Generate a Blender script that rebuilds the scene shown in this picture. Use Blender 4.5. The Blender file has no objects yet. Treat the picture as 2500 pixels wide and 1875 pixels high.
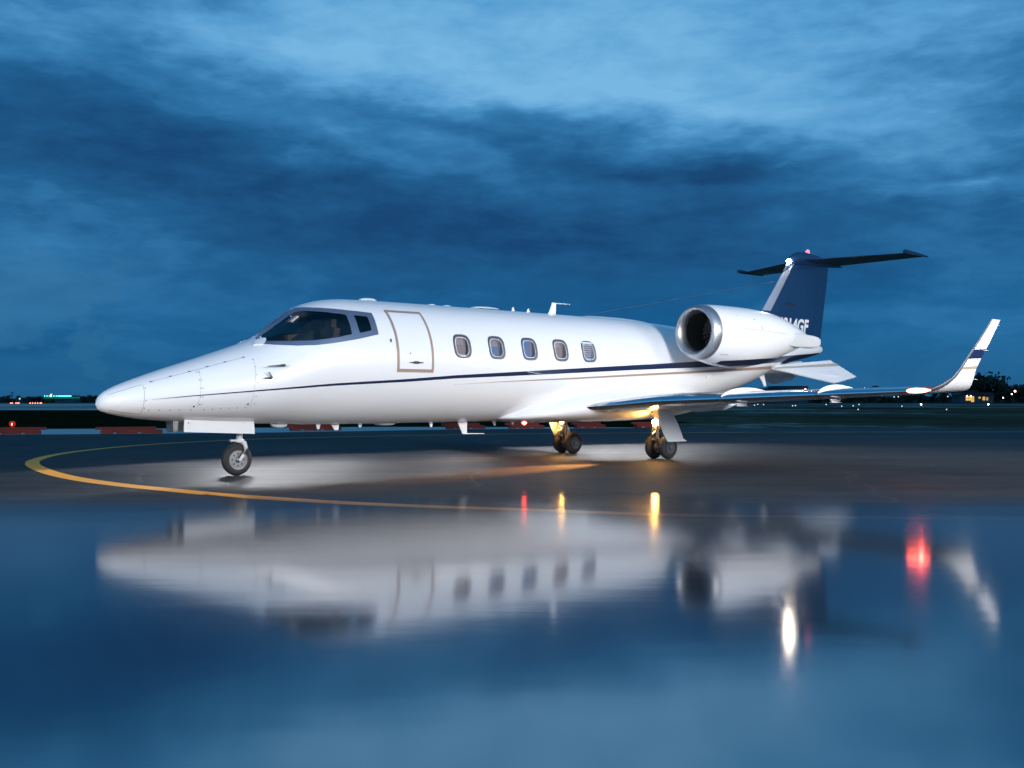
import bpy, bmesh, math, random
from math import sin, cos, pi, radians, sqrt, exp
from mathutils import Vector, Matrix, Euler
random.seed(7)
S = bpy.context.scene
COL = S.collection

# ------------------------------------------------------------------ camera
cam = bpy.data.cameras.new('camera'); camo = bpy.data.objects.new('camera', cam); COL.objects.link(camo)
camo.location = (0, 0, 1.078); camo.rotation_euler = (radians(90), 0, 0)
cam.sensor_width = 36; cam.lens = 34.675; cam.shift_y = 0.0162
cam.clip_start = 0.05; cam.clip_end = 6000
S.camera = camo
S.view_settings.view_transform = 'Standard'; S.view_settings.look = 'None'
S.view_settings.exposure = 0; S.view_settings.gamma = 1

# ------------------------------------------------------------------ node helpers
class NT:
    def __init__(s, tree): s.t = tree; s.n = tree.nodes; s.l = tree.links
    def node(s, typ, **kw):
        n = s.n.new(typ)
        for k, v in kw.items(): setattr(n, k, v)
        return n
    def put(s, sock, v):
        if hasattr(v, 'is_output') or isinstance(v, bpy.types.NodeSocket): s.l.new(v, sock)
        else: sock.default_value = v
    def m(s, op, a, b=0.0, c=0.0, clamp=False):
        n = s.n.new('ShaderNodeMath'); n.operation = op; n.use_clamp = clamp
        s.put(n.inputs[0], a); s.put(n.inputs[1], b)
        if op in ('MULTIPLY_ADD', 'SMOOTH_MIN', 'COMPARE'): s.put(n.inputs[2], c)
        return n.outputs[0]
    def noise(s, vec, scale, detail=4, rough=0.5, dist=0.0, lac=2.0):
        n = s.n.new('ShaderNodeTexNoise'); n.inputs['Scale'].default_value = scale
        n.inputs['Detail'].default_value = detail; n.inputs['Roughness'].default_value = rough
        n.inputs['Distortion'].default_value = dist; n.inputs['Lacunarity'].default_value = lac
        s.l.new(vec, n.inputs['Vector']); return n.outputs['Fac']
    def xyz(s, x, y, z=0.0):
        n = s.n.new('ShaderNodeCombineXYZ'); s.put(n.inputs[0], x); s.put(n.inputs[1], y); s.put(n.inputs[2], z); return n.outputs[0]
    def sep(s, v):
        n = s.n.new('ShaderNodeSeparateXYZ'); s.l.new(v, n.inputs[0]); return n.outputs
    def ramp(s, fac, stops, interp='LINEAR'):
        n = s.n.new('ShaderNodeValToRGB'); cr = n.color_ramp; cr.interpolation = interp
        while len(cr.elements) < len(stops): cr.elements.new(0.5)
        for e, (p, c) in zip(cr.elements, stops): e.position = p; e.color = (c[0], c[1], c[2], 1)
        s.l.new(fac, n.inputs[0]); return n.outputs[0]
    def step(s, v, a, b):
        n = s.n.new('ShaderNodeMapRange'); n.interpolation_type = 'SMOOTHSTEP'
        s.put(n.inputs[0], v); s.put(n.inputs[1], a); s.put(n.inputs[2], b); return n.outputs[0]
    def mixc(s, f, a, b, typ='MIX'):
        n = s.n.new('ShaderNodeMix'); n.data_type = 'RGBA'; n.blend_type = typ
        s.put(n.inputs[0], f); s.put(n.inputs[6], a if not isinstance(a, tuple) else (*a[:3], 1)); s.put(n.inputs[7], b if not isinstance(b, tuple) else (*b[:3], 1))
        return n.outputs[2]

# ------------------------------------------------------------------ world: dusk sky with cloud bands
W = bpy.data.worlds.new('World'); S.world = W; W.use_nodes = True
t = NT(W.node_tree); t.n.clear()
tc = t.node('ShaderNodeTexCoord'); d = t.sep(tc.outputs['Generated'])
az = t.m('MULTIPLY', t.m('ARCTAN2', d[0], d[1]), 180 / pi)          # degrees, 0 straight ahead, + right
el = t.m('MULTIPLY', t.m('ARCSINE', d[2]), 180 / pi)
# cloud-plane coordinates (perspective of a flat cloud deck)
den = t.m('ADD', t.m('MAXIMUM', d[2], 0.0), 0.10)
px = t.m('DIVIDE', d[0], den); py = t.m('DIVIDE', d[1], den)
cp = t.xyz(px, py, 0.0)
ae = t.xyz(t.m('MULTIPLY', az, 0.045), t.m('MULTIPLY', el, 0.13), 0.3)
w1 = t.noise(ae, 1.6, 5, 0.55); w2 = t.noise(t.xyz(t.m('MULTIPLY', az, 0.045), t.m('MULTIPLY', el, 0.12), 7.7), 1.9, 5, 0.55)
azw = t.m('ADD', az, t.m('MULTIPLY', t.m('SUBTRACT', w1, 0.5), 16.0))
elw = t.m('ADD', el, t.m('MULTIPLY', t.m('SUBTRACT', w2, 0.5), 6.5))
def blob(A, Ee, sa, se, rot, amp):
    r = radians(rot)
    x = t.m('SUBTRACT', azw, A); y = t.m('SUBTRACT', elw, Ee)
    u = t.m('DIVIDE', t.m('ADD', t.m('MULTIPLY', x, cos(r)), t.m('MULTIPLY', y, sin(r))), sa)
    v = t.m('DIVIDE', t.m('ADD', t.m('MULTIPLY', x, -sin(r)), t.m('MULTIPLY', y, cos(r))), se)
    q = t.m('ADD', t.m('MULTIPLY', u, u), t.m('MULTIPLY', v, v))
    return t.m('MULTIPLY', t.m('EXPONENT', t.m('MULTIPLY', q, -1.0)), amp)
BL = [(1, 21.5, 12, 3.6, 0, .32), (-24, 19.5, 7, 2.0, -10, .12), (20, 20.5, 14, 5.0, 0, .30), (-5, 18.2, 9, 2.2, -10, .22), (5, 17.4, 9, 1.5, -6, .26),
      (19, 15.4, 13, 2.4, -12, .28), (24, 11.4, 8, 1.0, -8, .22), (-13, 21.0, 10, 3.2, 0, .30), (-8, 14.6, 12, 1.5, -10, .10), (-10, 15.4, 9, 1.6, -10, .07), (-19, 21, 6, 1.3, -14, .06),
      (-19, 18.0, 6, 1.2, -16, -.10), (0, 15.6, 8, 1.2, -2, -.15), (-6, 10.2, 17, 3.6, -6, -.20), (-22, 14.3, 11, 2.2, -8, -.08),
      (11, 13.0, 9, .7, -6, -.13), (15, 12.9, 14, .8, -4, -.12), (12, 9.0, 12, 2.4, -3, -.06), (-25, 8.0, 9, 3.6, -4, .06), (-26, 4.6, 5, 1.0, 8, .045),
      (24, 4.6, 12, 2.4, 0, .06), (21, 5.0, 5, .55, 5, .045), (-25, 17.0, 8, 2.0, -8, .05)]
B = 0.45
for b in BL: B = t.m('ADD', B, blob(*b))
n1 = t.noise(cp, 0.6, 9, 0.57, 0.2); n2 = t.noise(t.xyz(t.m('MULTIPLY', azw, .07), t.m('MULTIPLY', elw, .26), 3.1), 1.7, 8, 0.56, 0.2)
n3 = t.noise(t.xyz(t.m('MULTIPLY', az, .30), t.m('MULTIPLY', el, .85), 5.0), 1.1, 7, 0.56, 0.25)
kk = t.m('MULTIPLY', t.step(el, 1.0, 12.0), 1.0)
B = t.m('ADD', B, t.m('MULTIPLY', t.m('SUBTRACT', n2, 0.5), 0.30))
B = t.m('ADD', B, t.m('MULTIPLY', t.m('MULTIPLY', t.m('SUBTRACT', n1, 0.5), 0.46), kk))
B = t.m('ADD', B, t.m('MULTIPLY', t.m('MULTIPLY', t.m('SUBTRACT', n3, 0.5), 0.36), kk))
B = t.m('ADD', B, t.m('MULTIPLY', t.step(t.m('ABSOLUTE', az), 65.0, 120.0), .30))
skyc = t.ramp(B, [(0.0, (.0022, .040, .130)), (.22, (.0035, .066, .195)), (.42, (.010, .118, .300)), (.60, (.034, .210, .46)), (.78, (.100, .365, .68)), (1.0, (.20, .51, .83))])
cm = t.m('MULTIPLY', t.step(t.m('ADD', t.noise(t.xyz(t.m('MULTIPLY', az, .22), t.m('MULTIPLY', el, .38), 9.0), 1.5, 7, .55), blob(-25.5, 5.5, 6, 2.6, 0, .22)), .60, .68), t.m('MULTIPLY', t.step(az, -17.0, -24.0), t.step(el, 9.5, 6.5)))
skyc = t.mixc(t.m('MULTIPLY', cm, .30), skyc, (.045, .20, .38))
low = t.m('SUBTRACT', 1.0, t.step(el, -1.0, 5.0))
skyc = t.mixc(t.m('MULTIPLY', low, .55), skyc, (.017, .100, .225))
bg1 = t.node('ShaderNodeBackground'); t.put(bg1.inputs[0], skyc); bg1.inputs[1].default_value = 0.92
sky = t.node('ShaderNodeTexSky'); sky.sky_type = 'NISHITA'; sky.sun_disc = False
sky.sun_elevation = radians(-2.5); sky.sun_rotation = radians(200)
bg2 = t.node('ShaderNodeBackground'); t.l.new(sky.outputs[0], bg2.inputs[0]); bg2.inputs[1].default_value = 0.06
add = t.node('ShaderNodeAddShader'); t.l.new(bg1.outputs[0], add.inputs[0]); t.l.new(bg2.outputs[0], add.inputs[1])
wo = t.node('ShaderNodeOutputWorld'); t.l.new(add.outputs[0], wo.inputs[0])

# ------------------------------------------------------------------ photographer's softboxes and added apron spots
def aim(o, target):
    o.rotation_euler = (Vector(target) - Vector(o.location)).to_track_quat('-Z', 'Y').to_euler()
def area(name, loc, target, size, power, col=(1, .965, .925), sy=None, spread=180):
    l = bpy.data.lights.new(name, 'AREA'); l.energy = power; l.size = size; l.color = col
    l.shape = 'RECTANGLE'; l.size_y = sy or size; l.spread = radians(spread)
    o = bpy.data.objects.new(name, l); o.location = loc; COL.objects.link(o); aim(o, target); return o
def spot(name, loc, target, power, angle, blend=.3, col=(.97, .97, 1), r=.1, parent=None):
    l = bpy.data.lights.new(name, 'SPOT'); l.energy = power; l.spot_size = radians(angle); l.spot_blend = blend; l.color = col; l.shadow_soft_size = r
    o = bpy.data.objects.new(name, l); o.location = loc; COL.objects.link(o); aim(o, target)
    return o
area('softbox_key', (12.0, 3.2, 4.4), (1.0, 18.0, 1.7), 4.0, 1180, sy=3.0, spread=115)
area('softbox_nose', (-7.0, 4.5, 3.0), (-3.5, 14.5, 1.4), 2.6, 250, sy=2.0, spread=120)
area('softbox_tail', (14.5, 12.0, 4.2), (5.5, 22.0, 2.4), 2.8, 225, sy=2.4, spread=95)
# unseen spots added behind the fuselage to brighten the apron below
for lx, ly, lz, p in ((-4.9, 17.7, 1.7, 420), (-4.3, 18.9, 1.9, 300), (-3.6, 19.9, 1.9, 200), (-1.2, 21.6, 1.9, 140), (.9, 23.2, 2.0, 520), (2.3, 24.2, 2.0, 520), (3.5, 24.9, 2.0, 300), (4.5, 25.3, 2.0, 80)):
    spot('ground_spot', (lx, ly, lz), (lx + .35 * lz, ly - 1.15 * lz, 0), p, 106, .12, r=.2)

# ------------------------------------------------------------------ materials
def principled(name, base=(.8, .8, .8), rough=.5, metal=0.0, coat=0.0, spec=.5, emit=None, es=0.0):
    m = bpy.data.materials.new(name); m.use_nodes = True; b = m.node_tree.nodes['Principled BSDF']
    b.inputs['Base Color'].default_value = (*base, 1); b.inputs['Roughness'].default_value = rough
    b.inputs['Metallic'].default_value = metal; b.inputs['Coat Weight'].default_value = coat
    b.inputs['Coat Roughness'].default_value = .04; b.inputs['Specular IOR Level'].default_value = spec
    if emit: b.inputs['Emission Color'].default_value = (*emit, 1); b.inputs['Emission Strength'].default_value = es
    return m
def vary(m, scale, amt, rough_amt=0.0, bump=0.0, bscale=None, stretch=(1, 1, 1)):
    """gentle procedural variation of colour / gloss so no surface is perfectly flat"""
    k = NT(m.node_tree); b = k.n['Principled BSDF']; tc = k.node('ShaderNodeTexCoord')
    mp = k.node('ShaderNodeMapping'); mp.inputs['Scale'].default_value = stretch; k.l.new(tc.outputs['Object'], mp.inputs[0])
    n = k.noise(mp.outputs[0], scale, 6, .6)
    base = tuple(b.inputs['Base Color'].default_value)
    lo = tuple(c * (1 - amt) for c in base[:3]); hi = tuple(min(1, c * (1 + amt)) for c in base[:3])
    k.l.new(k.ramp(n, [(.3, lo), (.7, hi)]), b.inputs['Base Color'])
    if rough_amt:
        r = b.inputs['Roughness'].default_value
        k.l.new(k.m('MULTIPLY_ADD', n, rough_amt, r - rough_amt / 2), b.inputs['Roughness'])
    if bump:
        bp = k.node('ShaderNodeBump'); bp.inputs['Strength'].default_value = bump; bp.inputs['Distance'].default_value = .01
        k.l.new(k.noise(mp.outputs[0], bscale or scale * 4, 5, .6), bp.inputs['Height']); k.l.new(bp.outputs[0], b.inputs['Normal'])
    return m
M = {}
M['white'] = vary(principled('white_paint', (.80, .80, .82), .32, coat=.7), 1.3, .012, .06)
M['white_matte'] = vary(principled('white_trim', (.74, .74, .75), .4, coat=.2), 3, .03)
M['navy'] = vary(principled('navy_paint', (.006, .014, .055), .3, coat=.8), 2, .1)
M['tail_navy'] = vary(principled('tail_blue_paint', (.006, .028, .085), .36, coat=.6), 1.4, .12, .08)
M['tan'] = principled('tan_paint', (.34, .24, .19), .4, coat=.4)
M['line'] = principled('panel_line', (.06, .06, .07), .6)
M['seam'] = principled('panel_seam', (.27, .27, .29), .6)
M['boot'] = vary(principled('fin_edge_metal', (.42, .44, .52), .35, metal=.5), 4, .05)
M['frame'] = vary(principled('windshield_frame_metal', (.16, .21, .31), .38, metal=.55), 6, .06, .1)
M['winframe'] = principled('window_frame_metal', (.17, .19, .23), .34, metal=.7)
M['cowl_grey'] = vary(principled('cowl_grey_paint', (.56, .56, .57), .42, coat=.2), 3, .03)
M['edge_grey'] = principled('winglet_edge_metal', (.16, .17, .20), .5, metal=.7)
M['chrome'] = vary(principled('polished_metal', (.84, .86, .90), .17, metal=1), 3, .02, .04)
M['lip'] = vary(principled('brushed_metal', (.46, .46, .48), .40, metal=.9), 5, .05, .1)
M['steel'] = vary(principled('gear_metal', (.34, .34, .35), .38, metal=.8), 9, .15, .15)
M['grey_paint'] = vary(principled('grey_gear_paint', (.55, .55, .56), .4), 6, .06)
M['rim'] = vary(principled('wheel_rim_metal', (.16, .16, .17), .40, metal=.85), 12, .15)
M['tyre'] = vary(principled('tyre_rubber', (.018, .018, .019), .72), 14, .3, .1)
M['dark'] = principled('dark_interior', (.012, .012, .013), .7)
M['duct'] = principled('intake_duct', (.035, .034, .032), .5)
M['blade'] = principled('fan_blade_metal', (.16, .17, .18), .4, metal=.5)
M['seat'] = vary(principled('cockpit_seat_cloth', (.10, .06, .045), .8), 9, .2)
M['cabin'] = vary(principled('cabin_lining', (.50, .45, .44), .8), 5, .15)
M['cabin_seat'] = principled('cabin_seat_leather', (.42, .35, .32), .6)
M['cabin_blue'] = principled('cabin_blue_curtain', (.22, .32, .55), .7)
M['blind'] = principled('window_blind', (.62, .66, .72), .5)
M['dash'] = principled('instrument_panel', (.02, .018, .016), .8)
M['handle'] = principled('handle_metal', (.10, .10, .11), .35, metal=.6)
M['red_lamp'] = principled('red_lamp_glass', (.6, .02, .02), .3, emit=(1, .06, .04), es=40)
M['warm_lamp'] = principled('landing_lamp_glass', (1, .9, .7), .3, emit=(1, .52, .13), es=260)
M['white_lamp'] = principled('white_lamp_glass', (1, 1, 1), .3, emit=(1, .84, .62), es=220)
def glass(name, tint, gl):
    m = bpy.data.materials.new(name); m.use_nodes = True; k = NT(m.node_tree); k.n.clear()
    tr = k.node('ShaderNodeBsdfTransparent'); tr.inputs[0].default_value = (*tint, 1)
    g = k.node('ShaderNodeBsdfGlossy'); g.inputs[0].default_value = (.9, .95, 1, 1); g.inputs['Roughness'].default_value = .03
    fr = k.node('ShaderNodeFresnel'); fr.inputs[0].default_value = 1.5
    f = k.m('ADD', k.m('MULTIPLY', fr.outputs[0], .8), gl, clamp=True)
    mx = k.node('ShaderNodeMixShader'); k.l.new(f, mx.inputs[0]); k.l.new(tr.outputs[0], mx.inputs[1]); k.l.new(g.outputs[0], mx.inputs[2])
    o = k.node('ShaderNodeOutputMaterial'); k.l.new(mx.outputs[0], o.inputs[0]); return m
M['glass'] = glass('cockpit_glass', (.62, .66, .66), .02)
M['cglass'] = glass('cabin_glass', (.72, .72, .76), .03)

# ------------------------------------------------------------------ mesh helpers
class MB:
    def __init__(s): s.v = []; s.f = []; s.mi = []
    def add(s, vs, fs, mi=0):
        o = len(s.v); s.v += [tuple(v) for v in vs]; s.f += [tuple(i + o for i in f) for f in fs]; s.mi += [mi] * len(fs)
    def loft(s, rings, mi=0, caps=(True, True), closed=True):
        n = len(rings[0]); o = len(s.v)
        for r in rings: s.v += [tuple(p) for p in r]
        for i in range(len(rings) - 1):
            for j in range(n if closed else n - 1):
                a = o + i * n + j; b = o + i * n + (j + 1) % n
                s.f.append((a, b, b + n, a + n)); s.mi.append(mi)
        if caps[0]: s.f.append(tuple(o + j for j in range(n))[::-1]); s.mi.append(mi)
        if caps[1]: s.f.append(tuple(o + (len(rings) - 1) * n + j for j in range(n))); s.mi.append(mi)
    def box(s, c, h, mi=0, rot=None):
        vs = []
        for x in (-1, 1):
            for y in (-1, 1):
                for z in (-1, 1):
                    p = Vector((x * h[0], y * h[1], z * h[2]))
                    if rot: p.rotate(rot)
                    vs.append(p + Vector(c))
        s.add(vs, [(0, 1, 3, 2), (4, 6, 7, 5), (0, 4, 5, 1), (2, 3, 7, 6), (0, 2, 6, 4), (1, 5, 7, 3)], mi)
    def tube(s, pts, rad, mi=0, n=10, sy=1.0):
        pts = [Vector(p) for p in pts]; rad = rad if isinstance(rad, (list, tuple)) else [rad] * len(pts); rings = []
        for i, p in enumerate(pts):
            tdir = (pts[min(i + 1, len(pts) - 1)] - pts[max(i - 1, 0)]).normalized()
            up = Vector((0, 0, 1)) if abs(tdir.z) < .95 else Vector((1, 0, 0))
            a = tdir.cross(up).normalized(); b = tdir.cross(a).normalized()
            rings.append([p + a * rad[i] * cos(2 * pi * k / n) + b * rad[i] * sy * sin(2 * pi * k / n) for k in range(n)])
        s.loft(rings, mi)
    def lathe(s, c, axis, prof, mi=0, n=40, close=False, open_=False):
        """prof: list of (distance along axis, radius)"""
        axis = Vector(axis).normalized(); up = Vector((0, 0, 1)) if abs(axis.z) < .9 else Vector((1, 0, 0))
        a = axis.cross(up).normalized(); b = axis.cross(a).normalized(); c = Vector(c)
        rings = [[c + axis * d_ + (a * cos(2 * pi * k / n) + b * sin(2 * pi * k / n)) * r_ for k in range(n)] for d_, r_ in prof]
        s.loft(rings, mi, caps=(not (close or open_), not (close or open_)))
        if close:
            o = len(s.v) - len(rings) * n
            for j in range(n):
                s.f.append((o + (len(rings) - 1) * n + j, o + (len(rings) - 1) * n + (j + 1) % n, o + (j + 1) % n, o + j)); s.mi.append(mi)
    def prism(s, poly, thick, mi=0):
        """poly: 3D outline; thick: vector"""
        n = len(poly); tv = Vector(thick); a = [Vector(p) - tv / 2 for p in poly]; b = [Vector(p) + tv / 2 for p in poly]
        s.add(a + b, [tuple(range(n))[::-1], tuple(range(n, 2 * n))] + [(i, (i + 1) % n, n + (i + 1) % n, n + i) for i in range(n)], mi)
    def build(s, name, mats, parent=None, smooth=True, angle=35, props=None, fix=True):
        me = bpy.data.meshes.new(name); me.from_pydata(s.v, [], s.f)
        for m in (mats if isinstance(mats, (list, tuple)) else [mats]): me.materials.append(M[m] if isinstance(m, str) else m)
        me.polygons.foreach_set('material_index', s.mi)
        if fix:
            bm = bmesh.new(); bm.from_mesh(me); bmesh.ops.remove_doubles(bm, verts=bm.verts, dist=1e-5)
            bmesh.ops.recalc_face_normals(bm, faces=bm.faces); bm.to_mesh(me); bm.free()
        if smooth:
            me.polygons.foreach_set('use_smooth', [True] * len(me.polygons)); me.set_sharp_from_angle(angle=radians(angle))
        me.update(); o = bpy.data.objects.new(name, me); COL.objects.link(o)
        if parent: o.parent = parent
        return o
def tag(o, label=None, cat=None, group=None, kind=None):
    for k, v in (('label', label), ('category', cat), ('group', group), ('kind', kind)):
        if v: o[k] = v
    return o
def empty(name, loc, rz=0):
    o = bpy.data.objects.new(name, None); o.location = loc; o.rotation_euler = (0, 0, rz); o.empty_display_size = .3; COL.objects.link(o); return o

def interp(x, xs, ys):
    if x <= xs[0]: return ys[0]
    for i in range(1, len(xs)):
        if x <= xs[i]:
            u = (x - xs[i - 1]) / (xs[i] - xs[i - 1]); return ys[i - 1] + (ys[i] - ys[i - 1]) * u
    return ys[-1]
def pchip(xs, ys):
    """monotone cubic so lofts are smooth without overshoot"""
    n = len(xs); h = [xs[i + 1] - xs[i] for i in range(n - 1)]; dl = [(ys[i + 1] - ys[i]) / h[i] for i in range(n - 1)]
    m = [dl[0]] + [0] * (n - 2) + [dl[-1]]
    for i in range(1, n - 1):
        if dl[i - 1] * dl[i] > 0:
            a = 2 * h[i] + h[i - 1]; b = h[i] + 2 * h[i - 1]; m[i] = (a + b) / (a / dl[i - 1] + b / dl[i])
    def f(x):
        if x <= xs[0]: return ys[0]
        if x >= xs[-1]: return ys[-1]
        lo, hi = 0, n - 1
        while hi - lo > 1:
            md = (lo + hi) // 2
            if xs[md] <= x: lo = md
            else: hi = md
        u = (x - xs[lo]) / h[lo]; u2 = u * u; u3 = u2 * u
        return (2 * u3 - 3 * u2 + 1) * ys[lo] + (u3 - 2 * u2 + u) * h[lo] * m[lo] + (-2 * u3 + 3 * u2) * ys[lo + 1] + (u3 - u2) * h[lo] * m[lo + 1]
    return f

# ================================================================== THE SETTING
def sheet(name, pts, z, mat, label=None):
    b = MB(); b.add([(x, y, z) for x, y in pts], [tuple(range(len(pts)))])
    return tag(b.build(name, mat, smooth=False, fix=False), label, kind='structure')
# asphalt
asph = principled('asphalt', (.07, .07, .072), .8, spec=.08); k = NT(asph.node_tree); bs = k.n['Principled BSDF']
tcn = k.node('ShaderNodeTexCoord'); ob = tcn.outputs['Object']; so = k.sep(ob)
big = k.noise(ob, .12, 4, .6); streak = k.noise(k.xyz(k.m('MULTIPLY', so[0], .25), k.m('MULTIPLY', so[1], 2.4), 0.0), 1.0, 7, .65); grain = k.noise(ob, 90, 3, .7); mid = k.noise(ob, 3.2, 6, .65)
v = k.m('ADD', k.m('MULTIPLY', big, .35), k.m('ADD', k.m('MULTIPLY', streak, .30), k.m('ADD', k.m('MULTIPLY', grain, .22), k.m('MULTIPLY', mid, .22))))
k.l.new(k.ramp(v, [(.38, (.014, .014, .0145)), (.50, (.032, .031, .032)), (.62, (.062, .060, .060)), (.72, (.11, .107, .105))]), bs.inputs['Base Color'])
k.l.new(k.m('MULTIPLY_ADD', mid, .25, .52), bs.inputs['Roughness'])
vo = k.node('ShaderNodeTexVoronoi'); vo.feature = 'DISTANCE_TO_EDGE'; vo.inputs['Scale'].default_value = .16
wv = k.node('ShaderNodeVectorMath'); wv.operation = 'ADD'; wn = k.node('ShaderNodeTexNoise'); wn.inputs['Scale'].default_value = .8; wn.inputs['Detail'].default_value = 6; k.l.new(ob, wn.inputs['Vector'])
k.l.new(ob, wv.inputs[0]); k.l.new(wn.outputs['Color'], wv.inputs[1]); k.l.new(wv.outputs[0], vo.inputs['Vector'])
crack = k.m('MULTIPLY', k.m('SUBTRACT', 1.0, k.step(vo.outputs['Distance'], .0, .006)), k.m('MULTIPLY', k.step(k.noise(ob, .5, 3, .5), .45, .6), .55))
rub = k.m('MULTIPLY', k.step(k.noise(k.xyz(k.m('ADD', k.m('MULTIPLY', so[0], .7), k.m('MULTIPLY', so[1], .7)), k.m('MULTIPLY', k.m('SUBTRACT', so[0], so[1]), .05), 2.0), 1.5, 4, .6), .60, .70), .35)
lk = bs.inputs['Base Color'].links[0].from_socket
c1_ = k.mixc(crack, lk, (.12, .115, .11)); k.l.new(k.mixc(rub, c1_, (.012, .012, .012)), bs.inputs['Base Color'])
bp = k.node('ShaderNodeBump'); bp.inputs['Strength'].default_value = .45; bp.inputs['Distance'].default_value = .004
k.l.new(k.m('ADD', grain, k.m('MULTIPLY', k.noise(ob, 30, 4, .7), .8)), bp.inputs['Height']); k.l.new(bp.outputs[0], bs.inputs['Normal'])
# grass / soil / concrete
def groundmat(name, stops, scale, rough=.9, st=(1, 1)):
    m = principled(name, (.05, .05, .03), rough, spec=.0); k = NT(m.node_tree); tcn = k.node('ShaderNodeTexCoord'); so = k.sep(tcn.outputs['Object'])
    vv = k.xyz(k.m('MULTIPLY', so[0], st[0]), k.m('MULTIPLY', so[1], st[1]), 0.0)
    a = k.noise(vv, scale, 8, .65); b = k.noise(vv, scale * 9, 5, .7)
    f = k.m('ADD', k.m('MULTIPLY', a, .72), k.m('MULTIPLY', b, .28))
    k.l.new(k.ramp(f, stops), k.n['Principled BSDF'].inputs['Base Color']); return m
M['grass'] = groundmat('grass_ground', [(.36, (.050, .042, .028)), (.48, (.085, .070, .045)), (.53, (.11, .095, .07)), (.58, (.26, .25, .24)), (.7, (.34, .33, .32))], .085, st=(.55, .30))
M['unlit_grass'] = groundmat('unlit_verge', [(.3, (.006, .009, .005)), (.55, (.012, .016, .007)), (.75, (.030, .034, .014))], .25)  # unlit grass: its lack of light is put into near-black colour
M['sand'] = groundmat('sandy_field', [(.40, (.16, .15, .12)), (.52, (.34, .33, .30)), (.62, (.55, .54, .52))], .02, st=(1, .35))
M['concrete'] = groundmat('pale_concrete', [(.3, (.44, .44, .44)), (.7, (.54, .54, .53))], .5)
M['runway'] = groundmat('runway_surface', [(.3, (.13, .13, .13)), (.7, (.19, .19, .19))], .05)
sheet('ground', [(-3000, -60), (3000, -60), (3000, 4000), (-3000, 4000)], -.03, 'grass')
sheet('apron', [(-120, -30), (120, -30), (120, 39.0), (40, 38.4), (12, 38.4), (4.9, 38.8), (1.2, 37.9), (-2.6, 36.6), (-8, 33.4), (-12.5, 31.9), (-16.5, 31.1), (-60, 24), (-120, 14)], 0.0, asph)
sheet('concrete_strip', [(-120, 14.0), (-60, 24), (-16.5, 31.1), (-12.5, 31.9), (-8, 33.4), (-2.6, 36.6), (1.2, 37.9), (4.9, 38.8), (4.9, 39.6), (0, 40.3), (-6, 40.6), (-14, 38.2), (-60, 31), (-120, 21)], -.004, 'concrete')
sheet('unlit_verge', [(-200, 9), (-120, 21), (-60, 31), (-14, 38.2), (-6, 40.6), (0, 40.3), (4.9, 39.6), (9, 50), (4, 75), (-12, 112), (-200, 118)], -.012, 'unlit_grass')  # unlit stretch of grass, darkened by its own colour
sheet('sandy_field', [(-500, 118), (-12, 112), (-60, 380), (-500, 420)], -.016, 'sand')
sheet('runway', [(-40, 228), (600, 228), (600, 300), (-40, 300)], -.008, 'runway')
sheet('taxiway_edge', [(8, 113.2), (400, 113.2), (400, 115.4), (8, 115.4)], -.008, 'runway')
M['scuff'] = principled('tyre_scuff', (.2, .2, .2), .8); k = NT(M['scuff'].node_tree); tcn = k.node('ShaderNodeTexCoord')
k.l.new(k.ramp(k.noise(tcn.outputs['Object'], 60, 4, .8), [(.50, (.035, .035, .035)), (.56, (.30, .30, .30))]), k.n['Principled BSDF'].inputs['Base Color'])
# painted lines
def ribbon(name, pts, w, z, mat, lab):
    P = [Vector((x, y, 0)) for x, y in pts]; fine = []
    for i in range(len(P) - 1):                      # Catmull-Rom
        a, b_, c_, e = P[max(i - 1, 0)], P[i], P[i + 1], P[min(i + 2, len(P) - 1)]
        for q in range(10):
            u = q / 10; fine.append(.5 * ((2 * b_) + (c_ - a) * u + (2 * a - 5 * b_ + 4 * c_ - e) * u * u + (3 * b_ - a - 3 * c_ + e) * u ** 3))
    fine.append(P[-1]); b = MB(); L = []
    for i, p in enumerate(fine):
        tt = (fine[min(i + 1, len(fine) - 1)] - fine[max(i - 1, 0)]).normalized(); nn = Vector((-tt.y, tt.x, 0)) * (w[1](p.y) if isinstance(w, tuple) else w) / 2
        L += [(p.x + nn.x, p.y + nn.y, z), (p.x - nn.x, p.y - nn.y, z)]
    b.add(L, [(2 * i, 2 * i + 1, 2 * i + 3, 2 * i + 2) for i in range(len(fine) - 1)])
    return tag(b.build(name, mat, smooth=False, fix=False), lab, kind='structure')
yel = principled('yellow_line_paint', (.9, .42, .02), .6); k = NT(yel.node_tree); tcn = k.node('ShaderNodeTexCoord')
k.l.new(k.ramp(k.noise(tcn.outputs['Object'], 14, 8, .75), [(.30, (.42, .17, .02)), (.42, (.95, .36, .012)), (.7, (1.0, .42, .016))]), k.n['Principled BSDF'].inputs['Base Color'])
faded = principled('faded_line_paint', (.30, .27, .2), .6)
ribbon('taxi_line', [(8, 8.7), (4.5, 8.95), (1.71, 9.24), (.05, 9.74), (-1.15, 10.12), (-2.25, 10.62), (-3.25, 11.22), (-4.17, 11.91), (-5.02, 12.6), (-5.86, 13.43), (-6.73, 14.5), (-7.6, 15.8), (-8.22, 16.9), (-8.67, 18.0), (-9.08, 19.67), (-9.2, 21.6), (-8.95, 23.8), (-8.1, 26.0), (-6.6, 28.0), (-3.21, 30.4), (.67, 32.0), (8, 33.4), (22, 34.6)], ('by depth', lambda y: interp(y, [9, 10, 11, 13, 15, 17, 20, 28], [.20, .24, .27, .27, .25, .22, .20, .18])), .004, yel, None)
ribbon('apron_edge_line', [(6, 33.6), (14, 33.2), (22, 32.3), (40, 30)], .10, .004, faded, None)

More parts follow.
